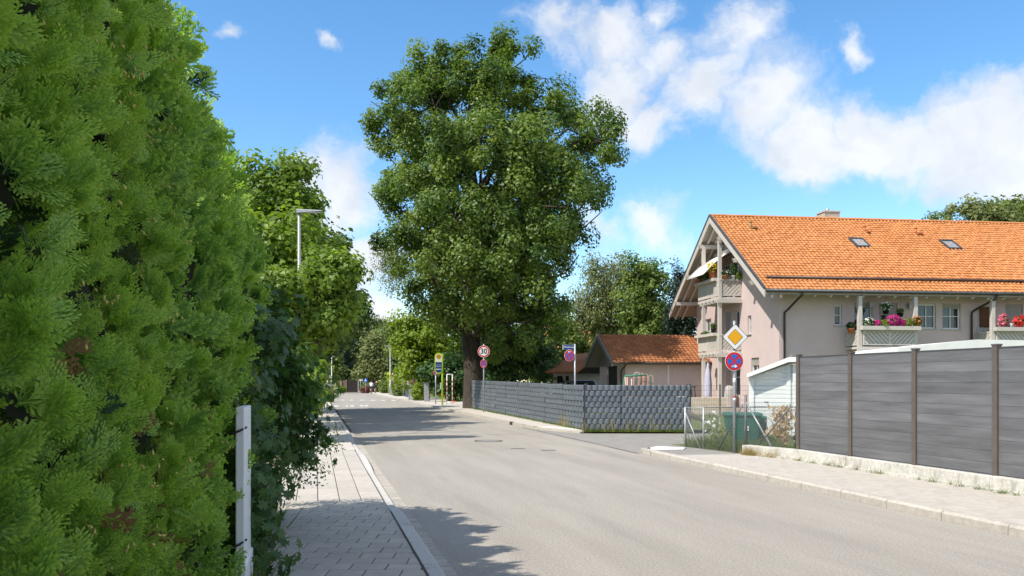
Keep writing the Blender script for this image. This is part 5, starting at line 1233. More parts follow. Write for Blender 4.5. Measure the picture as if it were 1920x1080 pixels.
cap = np.stack([idx[:-1, -1], idx[1:, -1], idx[1:, -1]+o_, idx[:-1, -1]+o_], -1); e1_ = np.stack([idx[-1, :-1], idx[-1, :-1]+o_, idx[-1, 1:]+o_, idx[-1, 1:]], -1)
np_mesh('dark_core', np.concatenate([fv, bv]), np.concatenate([ff, ff[:, ::-1]+o_, cap, e1_]).reshape(-1), 4, CORE, hedge, loc=wl(hedge))  # added solid core, its dark colour standing for the shade between sprays
# pale yellow cones in little clusters
octa = (np.array([(0, 0, -.6), (.36, 0, 0), (0, .36, 0), (-.36, 0, 0), (0, -.36, 0), (0, 0, .9)]), np.array([(0, 2, 1), (0, 3, 2), (0, 4, 3), (0, 1, 4), (5, 1, 2), (5, 2, 3), (5, 3, 4), (5, 4, 1)]), None)
nc_ = 46; cs = r.uniform(cam_s(1.7), sm_+.4, nc_); ch = r.uniform(.9, 2.9, nc_); k_ = r.integers(3, 8, nc_); ci = np.repeat(np.arange(nc_), k_); n = len(ci)
s = cs[ci]+r.normal(size=n)*.028; h = ch[ci]+r.normal(size=n)*.035; pos = to_world(hedge_t(s, h)+.085+r.normal(size=n)*.02, s, h)
scatter('cones', octa, pos, frames(UP+r.normal(size=(n, 3))*.5, r.normal(size=(n, 3)), r), .0125*r.uniform(.8, 1.3, n), leafmat('cone_yellow', (.50, .40, .10), (.66, .56, .18), .15, .6), hedge, r=r, kind='stuff')

# white gate post between the hedge and the maple shrub
POSTW = mat('post_white', (.82, .82, .81), (.86, .86, .85), rough=.5, scale=6)
gpF = Fr(R3(-1.685, -.9, .05), RT, RS); gpo = empty('gate_post', gpF.o, 'white painted post at the end of the thuja hedge', 'post')
MB(gpF).box((-.03, -.06, -.05), (.03, .55, 1.42)).build('shaft', POSTW, gpo, bevel=.008); MB(gpF).box((-.05, -.08, -.05), (.045, .57, .34)).build('base', POSTW, gpo, bevel=.012)
for z in (.5, 1.28): MB(gpF).tube([(.04, -.02, z), (.0, -.09, z-.02), (-.09, -.12, z-.05)], .008, 6).build('hook', S_BLACK, gpo)

# ------------------------------------------------------------------ trees and shrubs
BARK = mat('bark', (.075, .06, .045), (.15, .125, .10), rough=.95, scale=4, stretch=(3, 3, .6), bump=.9, bscale=14)
BARKD = mat('bark_oak', (.04, .033, .026), (.085, .07, .055), rough=.95, scale=4, stretch=(3, 3, .6), bump=1., bscale=12)
BARKL = mat('bark_twig', (.10, .075, .05), (.16, .12, .085), rough=.9, scale=8)
def _maple_s():
    a = [-130, -75, -35, 0, 35, 75, 130]; r_ = [.42, .66, .5, 1.0, .5, .66, .42]
    vs = [(-.05, 0, .03)]+[(q*math.cos(math.radians(b)), q*math.sin(math.radians(b)), -.1*q*q) for b, q in zip(a, r_)]
    return np.array(vs), np.array([(0, i, i+1) for i in range(1, 7)]), None
MAPLE_S = _maple_s()
L_OAK = leafmat('oak_leaf', (.038, .09, .016), (.23, .31, .055), .4, .42)
L_MAP = leafmat('maple_leaf', (.10, .17, .024), (.27, .37, .055), .5, .45)
L_MAPD = leafmat('maple_leaf_dark', (.035, .085, .022), (.09, .165, .04), .3, .4)
L_BRI = leafmat('bright_leaf', (.12, .19, .012), (.24, .32, .03), .4, .5)
L_MID = leafmat('mid_leaf', (.08, .135, .024), (.21, .275, .055), .35, .5)
L_OLV = leafmat('willow_leaf', (.11, .14, .045), (.25, .275, .10), .35, .5)
L_PAL = leafmat('pale_leaf', (.12, .155, .05), (.26, .29, .10), .35, .5)
L_CON = leafmat('conifer_leaf', (.012, .03, .016), (.03, .06, .028), .15, .6)
def lob(px, py, r, d, dy=0.): q = P(px, py, d+dy); return (q.x, q.y, q.z, r/FPX*d)

# great oak
OD = 49.6; ol = [lob(960, 650, 46, 49.6, 3.5), lob(860, 625, 38, 49.6, 3), lob(1010, 640, 40, 49.6, 3)]+[lob(a, b, c_, 49.6, -6.2) for a, b, c_ in ((900, 260, 60), (990, 280, 60), (1040, 350, 52), (950, 390, 62), (1020, 430, 45))]
lr = random.Random(5)
for px, py, rr, spread in [(880, 140, 80, 2.), (810, 150, 62, 2), (950, 135, 62, 2), (920, 90, 42, 0), (1050, 190, 48, 2), (745, 235, 58, 2.5), (1095, 255, 60, 2.5), (860, 250, 95, 4), (985, 250, 90, 4), (770, 330, 62, 3), (700, 215, 30, 0), (695, 260, 32, 0), (715, 370, 34, 1),
                           (1090, 350, 62, 3), (1125, 400, 36, 1), (1130, 230, 30, 1), (870, 390, 105, 4.5), (1000, 390, 95, 4.5), (790, 440, 66, 3.5), (1060, 440, 46, 2), (880, 500, 95, 4.5), (985, 510, 85, 4.5), (805, 540, 60, 3), (1045, 520, 40, 2), (855, 575, 58, 3), (950, 595, 80, 4), (1020, 590, 50, 3), (915, 600, 45, 1.2), (790, 480, 40, 2), (775, 150, 46, 1), (735, 185, 40, 0), (790, 100, 30, 0), (1050, 150, 24, 0), (695, 190, 22, 0), (985, 110, 36, 0), (1145, 215, 20, 0), (1140, 385, 24, 0), (690, 360, 22, 0), (728, 425, 44, 1), (745, 480, 44, 1), (765, 550, 36, 1)]:
    ol.append(lob(px, py, rr, OD, lr.uniform(-.5, .5)))
    if spread > 1.5:
        e_ = 40 if py < 450 else 0; ol.append(lob(px+lr.uniform(-30, 30), py+lr.uniform(0, e_), rr*.8, OD, -spread*1.45)); ol.append(lob(px+lr.uniform(-30, 30), py+lr.uniform(0, e_), rr*.75, OD, spread))
make_tree('oak_tree', 'huge broad oak towering over the street behind the woven fence', (X(890, OD), OD, .05), ol, .56, 16.5, 650, 280, .2, L_OAK, BARKD, 3, tmpl=LEAFD, clump_r=.82, outw=.6, flat=1.0, twig=.024, shell=2.3)

# trees on the left, behind the hedge
make_tree('maple_tree', 'slender bright maple rising over the hedge behind the tall street lamp', (X(520, 30), 30, .05), [lob(*a, 30) for a in [(470, 330, 42), (540, 325, 36), (560, 315, 22), (500, 390, 50), (555, 395, 42), (585, 390, 20), (540, 530, 60), (480, 540, 60), (480, 460, 60), (545, 470, 55), (590, 455, 25), (520, 560, 60), (465, 300, 18)]], .14, 6.5, 180, 64, .14, L_MAP, BARKL, 12, MAPLE_S, .62, twig=.014)
make_tree('maple_tree', 'spreading maple in front of the tall street lamp, reaching over the pavement', (X(548, 23.5), 23.5, .05), [lob(*a) for a in [(640, 505, 36, 23.5), (665, 500, 16, 23.5), (612, 522, 42, 23.3), (565, 575, 48, 23.3), (612, 585, 46, 23.5), (525, 620, 50, 23), (650, 560, 26, 23.6), (600, 640, 22, 23.5), (515, 690, 46, 22.5), (575, 480, 22, 26.5), (640, 610, 22, 23.5), (520, 540, 40, 22.5)]], .11, 3.6, 180, 64, .12, L_MAP, BARKL, 13, MAPLE_S, .5, twig=.012)
make_tree('maple_tree', 'tree further along the left pavement hidden behind the spreading maple', (-11.4, 41, .05), [(-11.4, 41, 8, 2.4), (-10.3, 40, 6.3, 2.2), (-12.4, 42, 6, 2.3), (-11, 42, 9.6, 1.6), (-9.6, 41.5, 5, 1.6)], .2, 7.5, 190, 90, .3, L_MID, BARK, 14, LEAFD, 1.0)
make_tree('maple_tree', 'dark tree beside the road just beyond the left maples', (-13.0, 48.5, .05), [(-10.6, 48, 6, 2.4), (-11.4, 47, 4, 2.2), (-10.8, 49, 8.5, 1.8), (-11.6, 46, 6.3, 1.6)], .2, 7, 160, 90, .3, L_MAPD, BARK, 15, LEAFD, 1.0)
# maple shrub over the pavement, its nearest leaves as pieces of their own
def shrub():
    rt = make_tree('maple_shrub', 'dark maple shrub spilling over the pavement beyond the white post', R3(-1.98, 2.1, .06),
                   [(*R3(-1.72, -.1, z), q) for z, q in ((.4, .2), (.8, .22), (1.2, .22), (1.55, .2))]+[(*R3(-1.75, .7, z), q) for z, q in ((.5, .28), (1.0, .32), (1.5, .32), (1.9, .28))]+[(*R3(-1.95, 1.75, z), q) for z, q in ((.55, .36), (1.0, .42), (1.55, .44), (2.05, .42), (2.4, .3))]+[(*R3(-1.72, 2.5, z), q) for z, q in ((.9, .4), (1.45, .46), (1.95, .42), (2.35, .32))]
                   +[(*R3(-1.5, 3.3, z), q) for z, q in ((1.5, .36), (1.75, .34))]+[(*R3(-1.35, 2.7, 1.15), .26), (*R3(-1.3, 3.5, 1.45), .22), (*R3(-1.25, 2.4, .95), .18), (*R3(-2.1, 2.9, 2.9), .36), (*R3(-2.1, 1.5, 2.9), .3)],
                   .035, 2.6, 165, 40, .085, L_MAPD, BARKL, 21, MAPLE, .3, twig=.006, cat='shrub', outw=1.1)
    crown = [c for c in rt.children if c.name.startswith('crown')][0]; me = crown.data; k = len(MAPLE[0]); nl = len(me.vertices)//k
    co = np.empty(len(me.vertices)*3, np.float32); me.vertices.foreach_get('co', co); co = co.reshape(nl, k, 3); W0 = np.array(wl(crown)); ctr = co[:, 0]+W0
    dd = np.linalg.norm(ctr-np.array([0, 0, CAMZ]), axis=1); order = np.argsort(dd); pick = order[:280]; keep = np.sort(order[280:])
    tv = MAPLE[0]; vars_ = []
    for q in (.15, .4, .65, .9):
        m_ = bpy.data.meshes.new('leaf'); m_.from_pydata([tuple(v*.085) for v in tv], [], [tuple(f) for f in MAPLE[1]]); a = m_.attributes.new('rnd', 'FLOAT', 'POINT'); a.data.foreach_set('value', [q]*len(tv)); m_.materials.append(L_MAPD); vars_.append(m_)
    for i in pick:
        p = co[i]; x_ = p[7]-p[0]; y_ = p[11]-p[3]; sc = np.linalg.norm(x_)/np.linalg.norm(tv[7]-tv[0])/.085
        zx = unit(np.cross(x_, y_)[None])[0]; xx = unit(x_[None])[0]; yy = np.cross(zx, xx)
        o = link('leaf', vars_[int(i) % 4], rt, V(ctr[i])); o.matrix_local = Matrix.Translation(V(ctr[i])-wl(rt)) @ Matrix((xx, yy, zx)).transposed().to_4x4() @ Matrix.Scale(float(sc), 4)
    rn = np.empty(len(me.vertices), np.float32); me.attributes['rnd'].data.foreach_get('value', rn)
    kv = co[keep].reshape(-1, 3)+W0; kf = (MAPLE[1][None]+(np.arange(len(keep))*k)[:, None, None]).reshape(-1)
    bpy.data.objects.remove(crown); np_mesh('crown', kv, kf, 3, L_MAPD, rt, rn.reshape(nl, k)[keep].reshape(-1), loc=wl(rt), kind='stuff')
shrub()
# low shrub with small leaves leaning over the lit paving
make_tree('privet_shrub', 'small-leaved shrub twig sticking out over the sunlit paving', R3(-1.6, 3.9, .06), [(*R3(-1.55, 3.9, .5), .25), (*R3(-1.35, 3.9, .75), .22), (*R3(-1.05, 4.0, .8), .14), (*R3(-.9, 4.0, .95), .1), (*R3(-1.6, 3.6, .9), .3), (*R3(-1.15, 3.8, .55), .12)], .012, .8, 60, 26, .04, L_MAPD, BARKL, 23, LEAF, .2, twig=.003, cat='shrub')

# trees and shrubs beyond the side road
make_tree('hornbeam_tree', 'bright yellow-green dense tree behind the bus stop', (X(800, 74), 74, .05), [lob(*a, 74) for a in [(800, 640, 55), (845, 610, 45), (768, 655, 40), (850, 665, 50), (760, 615, 26), (805, 690, 45), (770, 700, 34), (830, 590, 30), (770, 590, 16)]], .25, 5.5, 190, 70, .34, L_BRI, BARK, 31, LEAFD, 1.0)
make_tree('yew_shrub', 'dark shrub in the deep shade left of the oak trunk', (X(845, 66), 66, .05), [lob(*a, 66) for a in [(845, 700, 40), (870, 690, 35), (825, 715, 30), (860, 725, 30), (810, 690, 24)]], .12, 2.2, 90, 60, .3, L_MAPD, BARK, 32, LEAFD, .8, cat='shrub')
make_tree('holly_shrub', 'dark tall shrub behind the woven fence, right of the oak trunk', (X(950, 57), 57, .05), [lob(*a, 57) for a in [(930, 660, 50), (980, 650, 46), (1010, 680, 40), (950, 700, 40), (915, 700, 30), (990, 610, 36)]], .15, 3.5, 130, 60, .28, L_MAPD, BARK, 33, LEAFD, .8, cat='shrub')
make_tree('hazel_tree', 'sunlit green shrub between the oak and the garages', (X(1040, 62), 62, .05), [lob(*a, 62) for a in [(1030, 660, 42), (1065, 640, 34), (1010, 690, 34), (1050, 690, 30), (1045, 600, 30), (1085, 655, 20), (1090, 690, 24)]], .15, 4.5, 130, 60, .27, L_MID, BARK, 34, LEAFD, .8)
make_tree('willow_tree', 'olive-green willow behind the garage roof', (X(1160, 78), 78, .05), [lob(*a, 78) for a in [(1130, 520, 46), (1175, 510, 40), (1110, 570, 46), (1165, 580, 54), (1085, 560, 26), (1095, 610, 36), (1150, 630, 44), (1080, 620, 30), (1110, 490, 18)]], .3, 9, 260, 70, .32, L_OLV, BARK, 35, LEAFLET, 1.1, droop=1.2)
make_tree('ash_tree', 'rounded green tree next to the gable, right of the willow', (X(1215, 72), 72, .05), [lob(*a, 72) for a in [(1200, 510, 34), (1225, 540, 34), (1205, 590, 40), (1235, 590, 26), (1190, 560, 36), (1230, 500, 16), (1210, 630, 36), (1240, 620, 20)]], .25, 8.5, 180, 70, .3, L_MID, BARK, 36, LEAFD, .95)
make_tree('cypress_tree', 'dark narrow conifer rising behind the gable eaves', (X(1270, 60), 60, .05), [lob(1272, 500, 8, 60), lob(1272, 520, 12, 60), lob(1270, 545, 16, 60), lob(1268, 575, 20, 60), lob(1266, 605, 22, 60), lob(1268, 640, 24, 60), lob(1290, 600, 24, 60), lob(1290, 640, 24, 60), lob(1262, 500, 5, 60)], .2, 8., 160, 70, .22, L_CON, BARK, 37, LEAFLET, .5, flat=1.6)
make_tree('birch_tree', 'birch with hanging twigs showing at the left edge of the oak crown', (X(790, 80), 80, .05), [lob(*a, 80) for a in [(708, 462, 12), (725, 480, 22), (700, 500, 9), (730, 520, 14), (712, 515, 9), (745, 470, 30), (760, 500, 36), (738, 540, 10)]], .16, 10.5, 130, 46, .2, L_OLV, mat('birch_bark', (.45, .43, .4), (.6, .58, .54), rough=.9, scale=3, stretch=(1, 1, 3)), 38, LEAFLET, .55, droop=2.2, twig=.014)
make_tree('robinia_tree', 'light green tree top over the ridge near the right picture edge', (X(1840, 75), 75, .05), [lob(*a, 75) for a in [(1790, 400, 24), (1830, 400, 30), (1812, 388, 14), (1860, 420, 44), (1800, 450, 50), (1900, 450, 50)]], .3, 14, 130, 70, .34, L_PAL, BARK, 39, LEAFD, 1.0)
make_tree('lime_tree', 'darker tree top over the ridge at the far right edge', (X(1905, 82), 82, .05), [lob(*a, 82) for a in [(1880, 400, 28), (1915, 396, 30), (1950, 400, 40), (1920, 440, 50), (1745, 412, 9), (1735, 414, 6), (1760, 416, 10)]], .3, 15, 120, 70, .34, L_MID, BARK, 40, LEAFD, 1.0)
# the wood at the end of the street
W = [('pale_poplar', 'pale round tree at the end of the street, second from the left maple', 150, L_PAL, [(655, 660, 26), (660, 630, 22), (668, 690, 26), (645, 690, 22)]),
     ('linden_tree', 'tall grey-green tree at the end of the street with the highest top', 165, L_OLV, [(690, 615, 32), (680, 640, 34), (705, 650, 34), (685, 595, 18), (715, 620, 24), (672, 660, 30)]),
     ('beech_tree', 'light yellowish tree standing over the cyclists', 128, L_PAL, [(700, 680, 20), (703, 655, 18), (706, 635, 13), (690, 700, 18), (713, 690, 18), (696, 665, 16)]),
     ('spruce_tree', 'dark conifer in the gap between the pale trees at the end of the street', 140, L_CON, [(640, 640, 12), (638, 665, 16), (637, 690, 18), (642, 615, 8)]),
     ('elm_tree', 'mid-green tree right of the light yellowish one, behind the far lamp', 140, L_MID, [(735, 640, 22), (728, 670, 26), (745, 660, 22), (740, 690, 24), (722, 625, 14), (740, 615, 12)]),
     ('alder_tree', 'green tree beside the left maples at the end of the street', 120, L_MID, [(610, 660, 22), (618, 690, 22), (600, 690, 24), (622, 640, 14)]),
     ('fir_tree', 'dark tree behind the light yellowish one at the end of the street', 150, L_MAPD, [(722, 660, 14), (720, 690, 18), (726, 640, 10)]),
     ('maple_tree', 'broad green tree filling the wood behind the brown garden fence', 172, L_MID, [(650, 660, 34), (620, 670, 34), (690, 690, 40), (740, 690, 40), (660, 700, 34)])]
for i, (nm, lb, d, lm, ls) in enumerate(W):
    make_tree(nm, lb, (X(ls[0][0], d), d, .0), [lob(a, b, c_, d) for a, b, c_ in ls], .3, Z(ls[0][1], d), 110, 46, .62 if d > 130 else .5, lm, BARK, 60+i, LEAFD, 1.6, group='trees of the wood at the end of the street')

for i, (px, py, d, rr, lm, lb) in enumerate([(960, 640, 105, 70, L_MAPD, 'dark tree in the backdrop right behind the oak trunk'), (880, 660, 98, 50, L_MID, 'green tree in the backdrop left behind the oak trunk'), (1040, 660, 118, 55, L_MID, 'green tree in the backdrop behind the neighbour house'), (1130, 640, 112, 60, L_OLV, 'olive tree in the backdrop behind the willow'), (1220, 640, 104, 50, L_MAPD, 'dark tree in the backdrop behind the ash'), (800, 650, 120, 60, L_MID, 'green tree in the backdrop behind the yellow-green tree')]):
    make_tree('backdrop_tree', lb, (X(px, d), d, 0), [lob(px, py, rr, d), lob(px-rr*.5, py+30, rr*.8, d), lob(px+rr*.5, py+30, rr*.8, d), lob(px, py+50, rr*.8, d, -2)], .3, Z(py, d), 110, 50, .55, lm, BARK, 90+i, LEAFD, 1.5, group='trees of the backdrop')
make_tree('hazel_shrub', 'green hazel shrub at the pavement edge below the spreading maple', (X(560, 22), 22, .06), [lob(575, 715, 36, 22), lob(552, 750, 38, 22), lob(597, 700, 22, 22), lob(590, 745, 22, 21.6), lob(535, 690, 30, 22)], .03, 1.3, 70, 60, .1, L_MAP, BARKL, 24, MAPLE_S, .35, twig=.008, cat='shrub')
make_tree('maple_tree', 'leafy tree just behind the far end of the thuja hedge', (-8.6, 27.8, .05), [(-8.4, 27.5, 6.0, 1.9), (-7.8, 27, 4.5, 1.8), (-7.6, 29.3, 5.4, 1.7), (-8.8, 28.5, 7.0, 1.1), (-8.6, 27.5, 3, 1.5)], .15, 5.5, 130, 80, .24, L_MAP, BARKL, 17, LEAFD, .8)
make_tree('maple_tree', 'taller tree hidden behind the slender bright maple', (-9.9, 33.5, .05), [(-9.6, 33.5, 6.8, 1.9), (-9.0, 33, 5.2, 1.8), (-10, 34, 8, 1.3), (-9.4, 34, 3.6, 1.7)], .18, 6.5, 150, 80, .28, L_MID, BARK, 18, LEAFD, .95)
make_tree('maple_tree', 'tree on the left pavement edge between the maples, mostly hidden', (-9.2, 36.5, .05), [(-9.0, 36, 6.6, 1.9), (-8.4, 37, 5, 1.7), (-9.6, 36, 8.3, 1.3), (-9.8, 38, 6, 1.8), (-8.6, 35, 4, 1.5)], .16, 6.5, 190, 90, .28, L_MID, BARK, 16, LEAFD, .95)
# ------------------------------------------------------------------ grass and weeds
BL = _blade()
def blades(name, label, pts, hgt, n, m, seed, spread=.06, lean=.35, cat='grass'):
    r = np.random.default_rng(seed); pts = np.array(pts, float); i = r.integers(0, len(pts), n); pos = pts[i]+np.stack([r.normal(size=n)*spread, r.normal(size=n)*spread, np.zeros(n)], 1)
    up = np.array([0, 0, 1.])+r.normal(size=(n, 3))*lean; x_ = unit(np.cross(up, r.normal(size=(n, 3)))); z_ = unit(up); y_ = np.cross(z_, x_)
    R = np.stack([x_, y_, z_], 2); tv, tf, tt = BL
    tri = np.array([(0, 1, 2), (0, 2, 3), (3, 2, 4)])
    return scatter(name, (tv, tri, None), pos, R, hgt*r.uniform(.4, 1.2, n), m, None, r=r, label=label, cat=cat, kind='stuff')
G_GR = leafmat('grass_green', (.07, .12, .02), (.18, .24, .05), .4, .6); G_DRY = leafmat('grass_dry', (.25, .2, .07), (.42, .34, .14), .4, .7)
def along(a, b, n, z, jit=.02): return [(a[0]+(b[0]-a[0])*i/n+rng.uniform(-jit, jit), a[1]+(b[1]-a[1])*i/n+rng.uniform(-jit, jit), z) for i in range(n+1)]
wpts = [FFR.p(u, .25+rng.uniform(-.02, .03), .095) for u in [rng.uniform(-4, 6.2)*.9 for _ in range(46)]]
blades('grass', 'green weeds in the joint at the foot of the low wall', wpts, .11, 1500, G_GR, 1, .035, .6)
wp2 = [WF.p(rng.uniform(.2, 1.4), .24, .09) for _ in range(9)]; blades('dry_grass', 'dry yellow grass at the foot of the wall end near the sign pole', wp2, .2, 520, G_DRY, 2, .06, .5)
cpts = along((4.2, 20.22), (5.12, 18.4), 16, .1, .03)+along((4.45, 20.1), (5.5, 18.1), 18, .1, .12)+along((5.3, 18.6), (6.1, 17.2), 16, .1, .1)+along((4.6, 20.4), (7, 19.4), 10, .1, .3)
blades('tall_grass', 'tall weeds growing through the chain-link fence on the corner', cpts, .33, 2600, G_GR, 3, .05, .4)
fpts = along(FC, FR_, 40, .05, .02); fpts = [(x, y-.1, z) for x, y, z in fpts]+[(x-.1, y-.05, .1) for x, y, z in along(FC, FL, 60, .1, .03)]
blades('grass', 'grass strip along the foot of the woven fence', fpts, .16, 3200, G_GR, 4, .06, .5)
blades('dry_grass', 'dry stalks in front of the woven fence', [(x, y-.05, .05) for x, y, z in along(FC, FR_, 14, .05)]+along((1.55, 30.), (1.9, 28.6), 5, .1), .5, 120, G_DRY, 5, .06, .15)
lpts = [(rng.uniform(4.5, 13), rng.uniform(28.5, 40), .08) for _ in range(500)]+[(rng.uniform(4.6, 10), rng.uniform(19, 21.5), .1) for _ in range(160)]
blades('lawn_grass', 'rough grass of the corner garden', lpts, .16, 9000, leafmat('lawn_blade', (.09, .13, .025), (.24, .25, .08), .4, .7), 6, .3, .4)
vp = [tuple(R3(rng.uniform(-1.95, -1.62), rng.uniform(-1.2, 3.6), .06)) for _ in range(60)]
blades('verge_weeds', 'long green weeds under the maple shrub at the pavement edge', vp, .34, 1500, G_GR, 7, .06, .55)
# leafy weeds and dry corn-like plant by the shed
dp = V((X(1460, 18.9), 18.9, .1)); dry = empty('dry_plant', dp, 'dried tan maize-like plant between the shed and the board fence', 'plant'); r = np.random.default_rng(8)
MB(Fr(dp)).tube([(0, 0, 0), (.05, 0, .8)], .02, 5).tube([(-.1, 0, 0), (-.2, 0, .5)], .015, 5).tube([(.12, 0, 0), (.2, .0, 1.0)], .015, 5).build('stalk', mat('straw', (.4, .3, .15), rough=.9), dry)
n = 520; pos = np.array(dp)+np.stack([r.normal(size=n)*.12, r.normal(size=n)*.1, .1+r.random(n)**1.4*.85], 1); pos[:, 0] += .12*(pos[:, 2]-.4)
scatter('leaves', LEAFLET, pos, frames(r.normal(size=(n, 3)), r.normal(size=(n, 3))+np.array([0, 0, 1.]), r), .13*r.uniform(.6, 1.3, n), leafmat('straw_leaf', (.35, .22, .09), (.6, .45, .22), .3, .8), dry, r=r)
plant('garden_shrub', 'low green plant at the foot of the dried tan plant', V((X(1442, 18.7), 18.7, .1)), .25, .2, .22, 420, .07, LB, seed=51)
plant('garden_shrub', 'weedy green plant left of the bin behind the chain-link fence', V((X(1352, 19.6), 19.6, .1)), .35, .25, .28, 500, .07, LYEL, seed=52)
plant('elder_flower', 'white umbel flowers standing in the grass behind the chain-link corner', V((X(1336, 22.5), 22.5, .1)), .22, .2, .42, 80, .07, LB, F_WHT, 26, .05, seed=53)
# ------------------------------------------------------------------ street lamps
def lamp(label, base, h, arm, r0, side=1):
    f = Fr(base); o = empty('street_lamp', base, label, 'street lamp', 'street lamps')
    MB(f).tube([(0, 0, -.05), (0, 0, 1.2), (0, 0, 1.22), (0, 0, h)], [r0*1.6, r0*1.6, r0*1.05, r0*.8], 12).build('pole', GALV, o)
    MB(f).tube([(0, 0, .5), (0, 0, .53)], r0*1.66, 12).tube([(0, 0, .9), (0, 0, .93)], r0*1.66, 12).build('band', GALVD, o)
    MB(f).prism([(-.06*side, h-.02), (arm*side, h+.03), (arm*side, h+.06), (-.06*side, h+.10)][::side], 'uw', -.09, .09).build('lamp_head', GALV, o, bevel=.01)
    MB(f).box((min(.2*side, (arm-.05)*side), -.07, h-.003), (max(.2*side, (arm-.05)*side), .07, h+.006)).build('lens', WFRAME, o)
lamp('tall grey street lamp with flat head rising out of the maples', V((X(561, 25), 25, .08)), Z(399, 25)-.08, .68, .055)
lamp('slim street lamp at the left end of the street by the brown fence', V((X(622, 105), 105, .05)), Z(669, 105)-.05, .5, .07)
lamp('slim street lamp right of the road behind the small bus stop sign', V((X(731.5, 100), 100, .08)), Z(649.5, 100)-.08, .7, .06, -1)

# ------------------------------------------------------------------ things at the end of the street
GREYBOX = mat('utility_grey', (.24, .25, .26), (.3, .31, .32), rough=.6, scale=5)
def sbox(px0, px1, y0, y1, d, dep, name, m, label, cat, group=None, z0=.05):
    a = X(px0, d); b = X(px1, d); zt_ = Z(y0, d)
    rt = empty(name, V(((a+b)/2, d, z0)), label, cat, group)
    MB().box((a, d, z0), (b, d+dep, zt_-.06)).build('body', m, rt, bevel=.02); MB().box((a-.03, d-.03, zt_-.06), (b+.03, d+dep+.03, zt_)).build('top', m, rt, bevel=.01); return rt
sbox(731.5, 736, 730, 740, 96, .4, 'utility_cabinet', GREYBOX, 'grey utility cabinet beside the far lamp pole', 'cabinet')
sbox(738, 745, 731, 742.5, 94, .7, 'stone_pillar', mat('sandstone', (.35, .3, .22), (.45, .38, .28), rough=.9, scale=3), 'brown stone pillar next to the utility cabinet', 'pillar')
sbox(795, 804.5, 717, 752, 66, .5, 'gate_pillar', GREYBOX, 'dark grey gate pillar with letter slot left of the bus stop', 'pillar')
sbox(760, 765, 731, 745.5, 84, .4, 'utility_cabinet', mat('cabinet_blue', (.1, .13, .17), rough=.5), 'blue-grey cabinet in front of the far garden hedge', 'cabinet')
sbox(711.5, 714.5, 721.5, 736, 118, .4, 'gate_post', WFRAME, 'white gate post behind the rightmost cyclist', 'post')
# grey fence pieces beside the gate pillar
f = empty('garden_fence', V((X(770, 70), 70, .08)), 'low grey garden fence left of the dark gate pillar', 'fence')
for k in range(16): x = X(766+k*1.9, 70); MB().box((x, 70, .05), (x+.06, 70.04, Z(729, 70))).build('slat', GREYBOX, f)
MB().box((X(766, 70), 70.042, .7), (X(796, 70), 70.07, .78)).build('rail', GREYBOX, f)
# brown fence, wall and low planting at the far left
BRN = mat('brown_fence', (.16, .09, .055), (.24, .14, .09), rough=.85, scale=3, objrnd=.1); DBR = mat('dark_gate', (.03, .022, .02), (.05, .04, .035), rough=.8, scale=3)
d = 125.; f = empty('brown_fence', V((X(650, d), d, .05)), 'brown board fence and dark gate closing the end of the street', 'fence')
for k in range(9): x = X(629+k*2.2, d); MB().box((x, d, .05), (x+.155, d+.05, Z(713.5, d))).build('board', BRN, f)
for px in (629, 639.5, 648): x = X(px, d); MB().box((x-.08, d-.08, .05), (x+.08, d-.01, Z(712, d))).build('post', mat('fence_post_pale', (.4, .34, .28), rough=.8), f)
for k in range(10): x = X(650+k*2.15, d); MB().box((x, d, .05), (x+.16, d+.05, Z(713.5, d))).build('gate_board', DBR, f)
for px in (649, 672): x = X(px, d); MB().box((x-.09, d-.08, .05), (x+.09, d-.02, Z(712, d))).build('post', GALV, f)
sbox(596, 621, 718, 726, 88, .3, 'garden_wall', GREYBOX, 'grey garden wall at the left end of the street', 'wall'); sbox(603, 613, 727, 740, 66, .6, 'planter', CONC, 'white planter block by the left kerb far down the street', 'planter')
plant('ornamental_grass', 'tan ornamental grass beside the white planter', V((X(618, 68), 68, .08)), .35, .3, .5, 420, .3, G_DRY, seed=71, tm=LEAFLET)
plant('low_hedge', 'low bright hedge in front of the brown fence', V((X(636, 118), 118, .03)), 1.1, .6, .55, 700, .3, L_BRI, seed=72, cat='hedge')
plant('red_shrub', 'reddish low shrub left of the cyclists', V((X(686, 118), 118, .03)), .8, .5, .5, 420, .28, leafmat('red_leaf', (.15, .04, .03), (.25, .1, .05), .3), seed=73, cat='shrub')
plant('clipped_hedge', 'yellow-green clipped hedge right of the cyclists', V((X(712, 124), 124, .03)), .75, 1.0, .95, 900, .28, leafmat('golden_leaf', (.16, .17, .02), (.28, .26, .05), .35), seed=74, cat='hedge')
plant('clipped_hedge', 'green clipped hedge behind the far bus stop sign', V((X(721, 112), 112, .03)), .8, 1.0, .95, 900, .28, L_MID, seed=75, cat='hedge')
plant('garden_hedge', 'leafy garden hedge under the far traffic signs', V((X(752, 90), 90, .05)), 1.1, 1.0, 1.05, 1200, .26, L_MID, seed=76, cat='hedge')
plant('climbing_shrub', 'bright leafy shrub growing over the fence beside the gate pillar', V((X(785, 69), 69, .05)), .62, .5, .85, 800, .2, L_BRI, seed=77, cat='shrub')
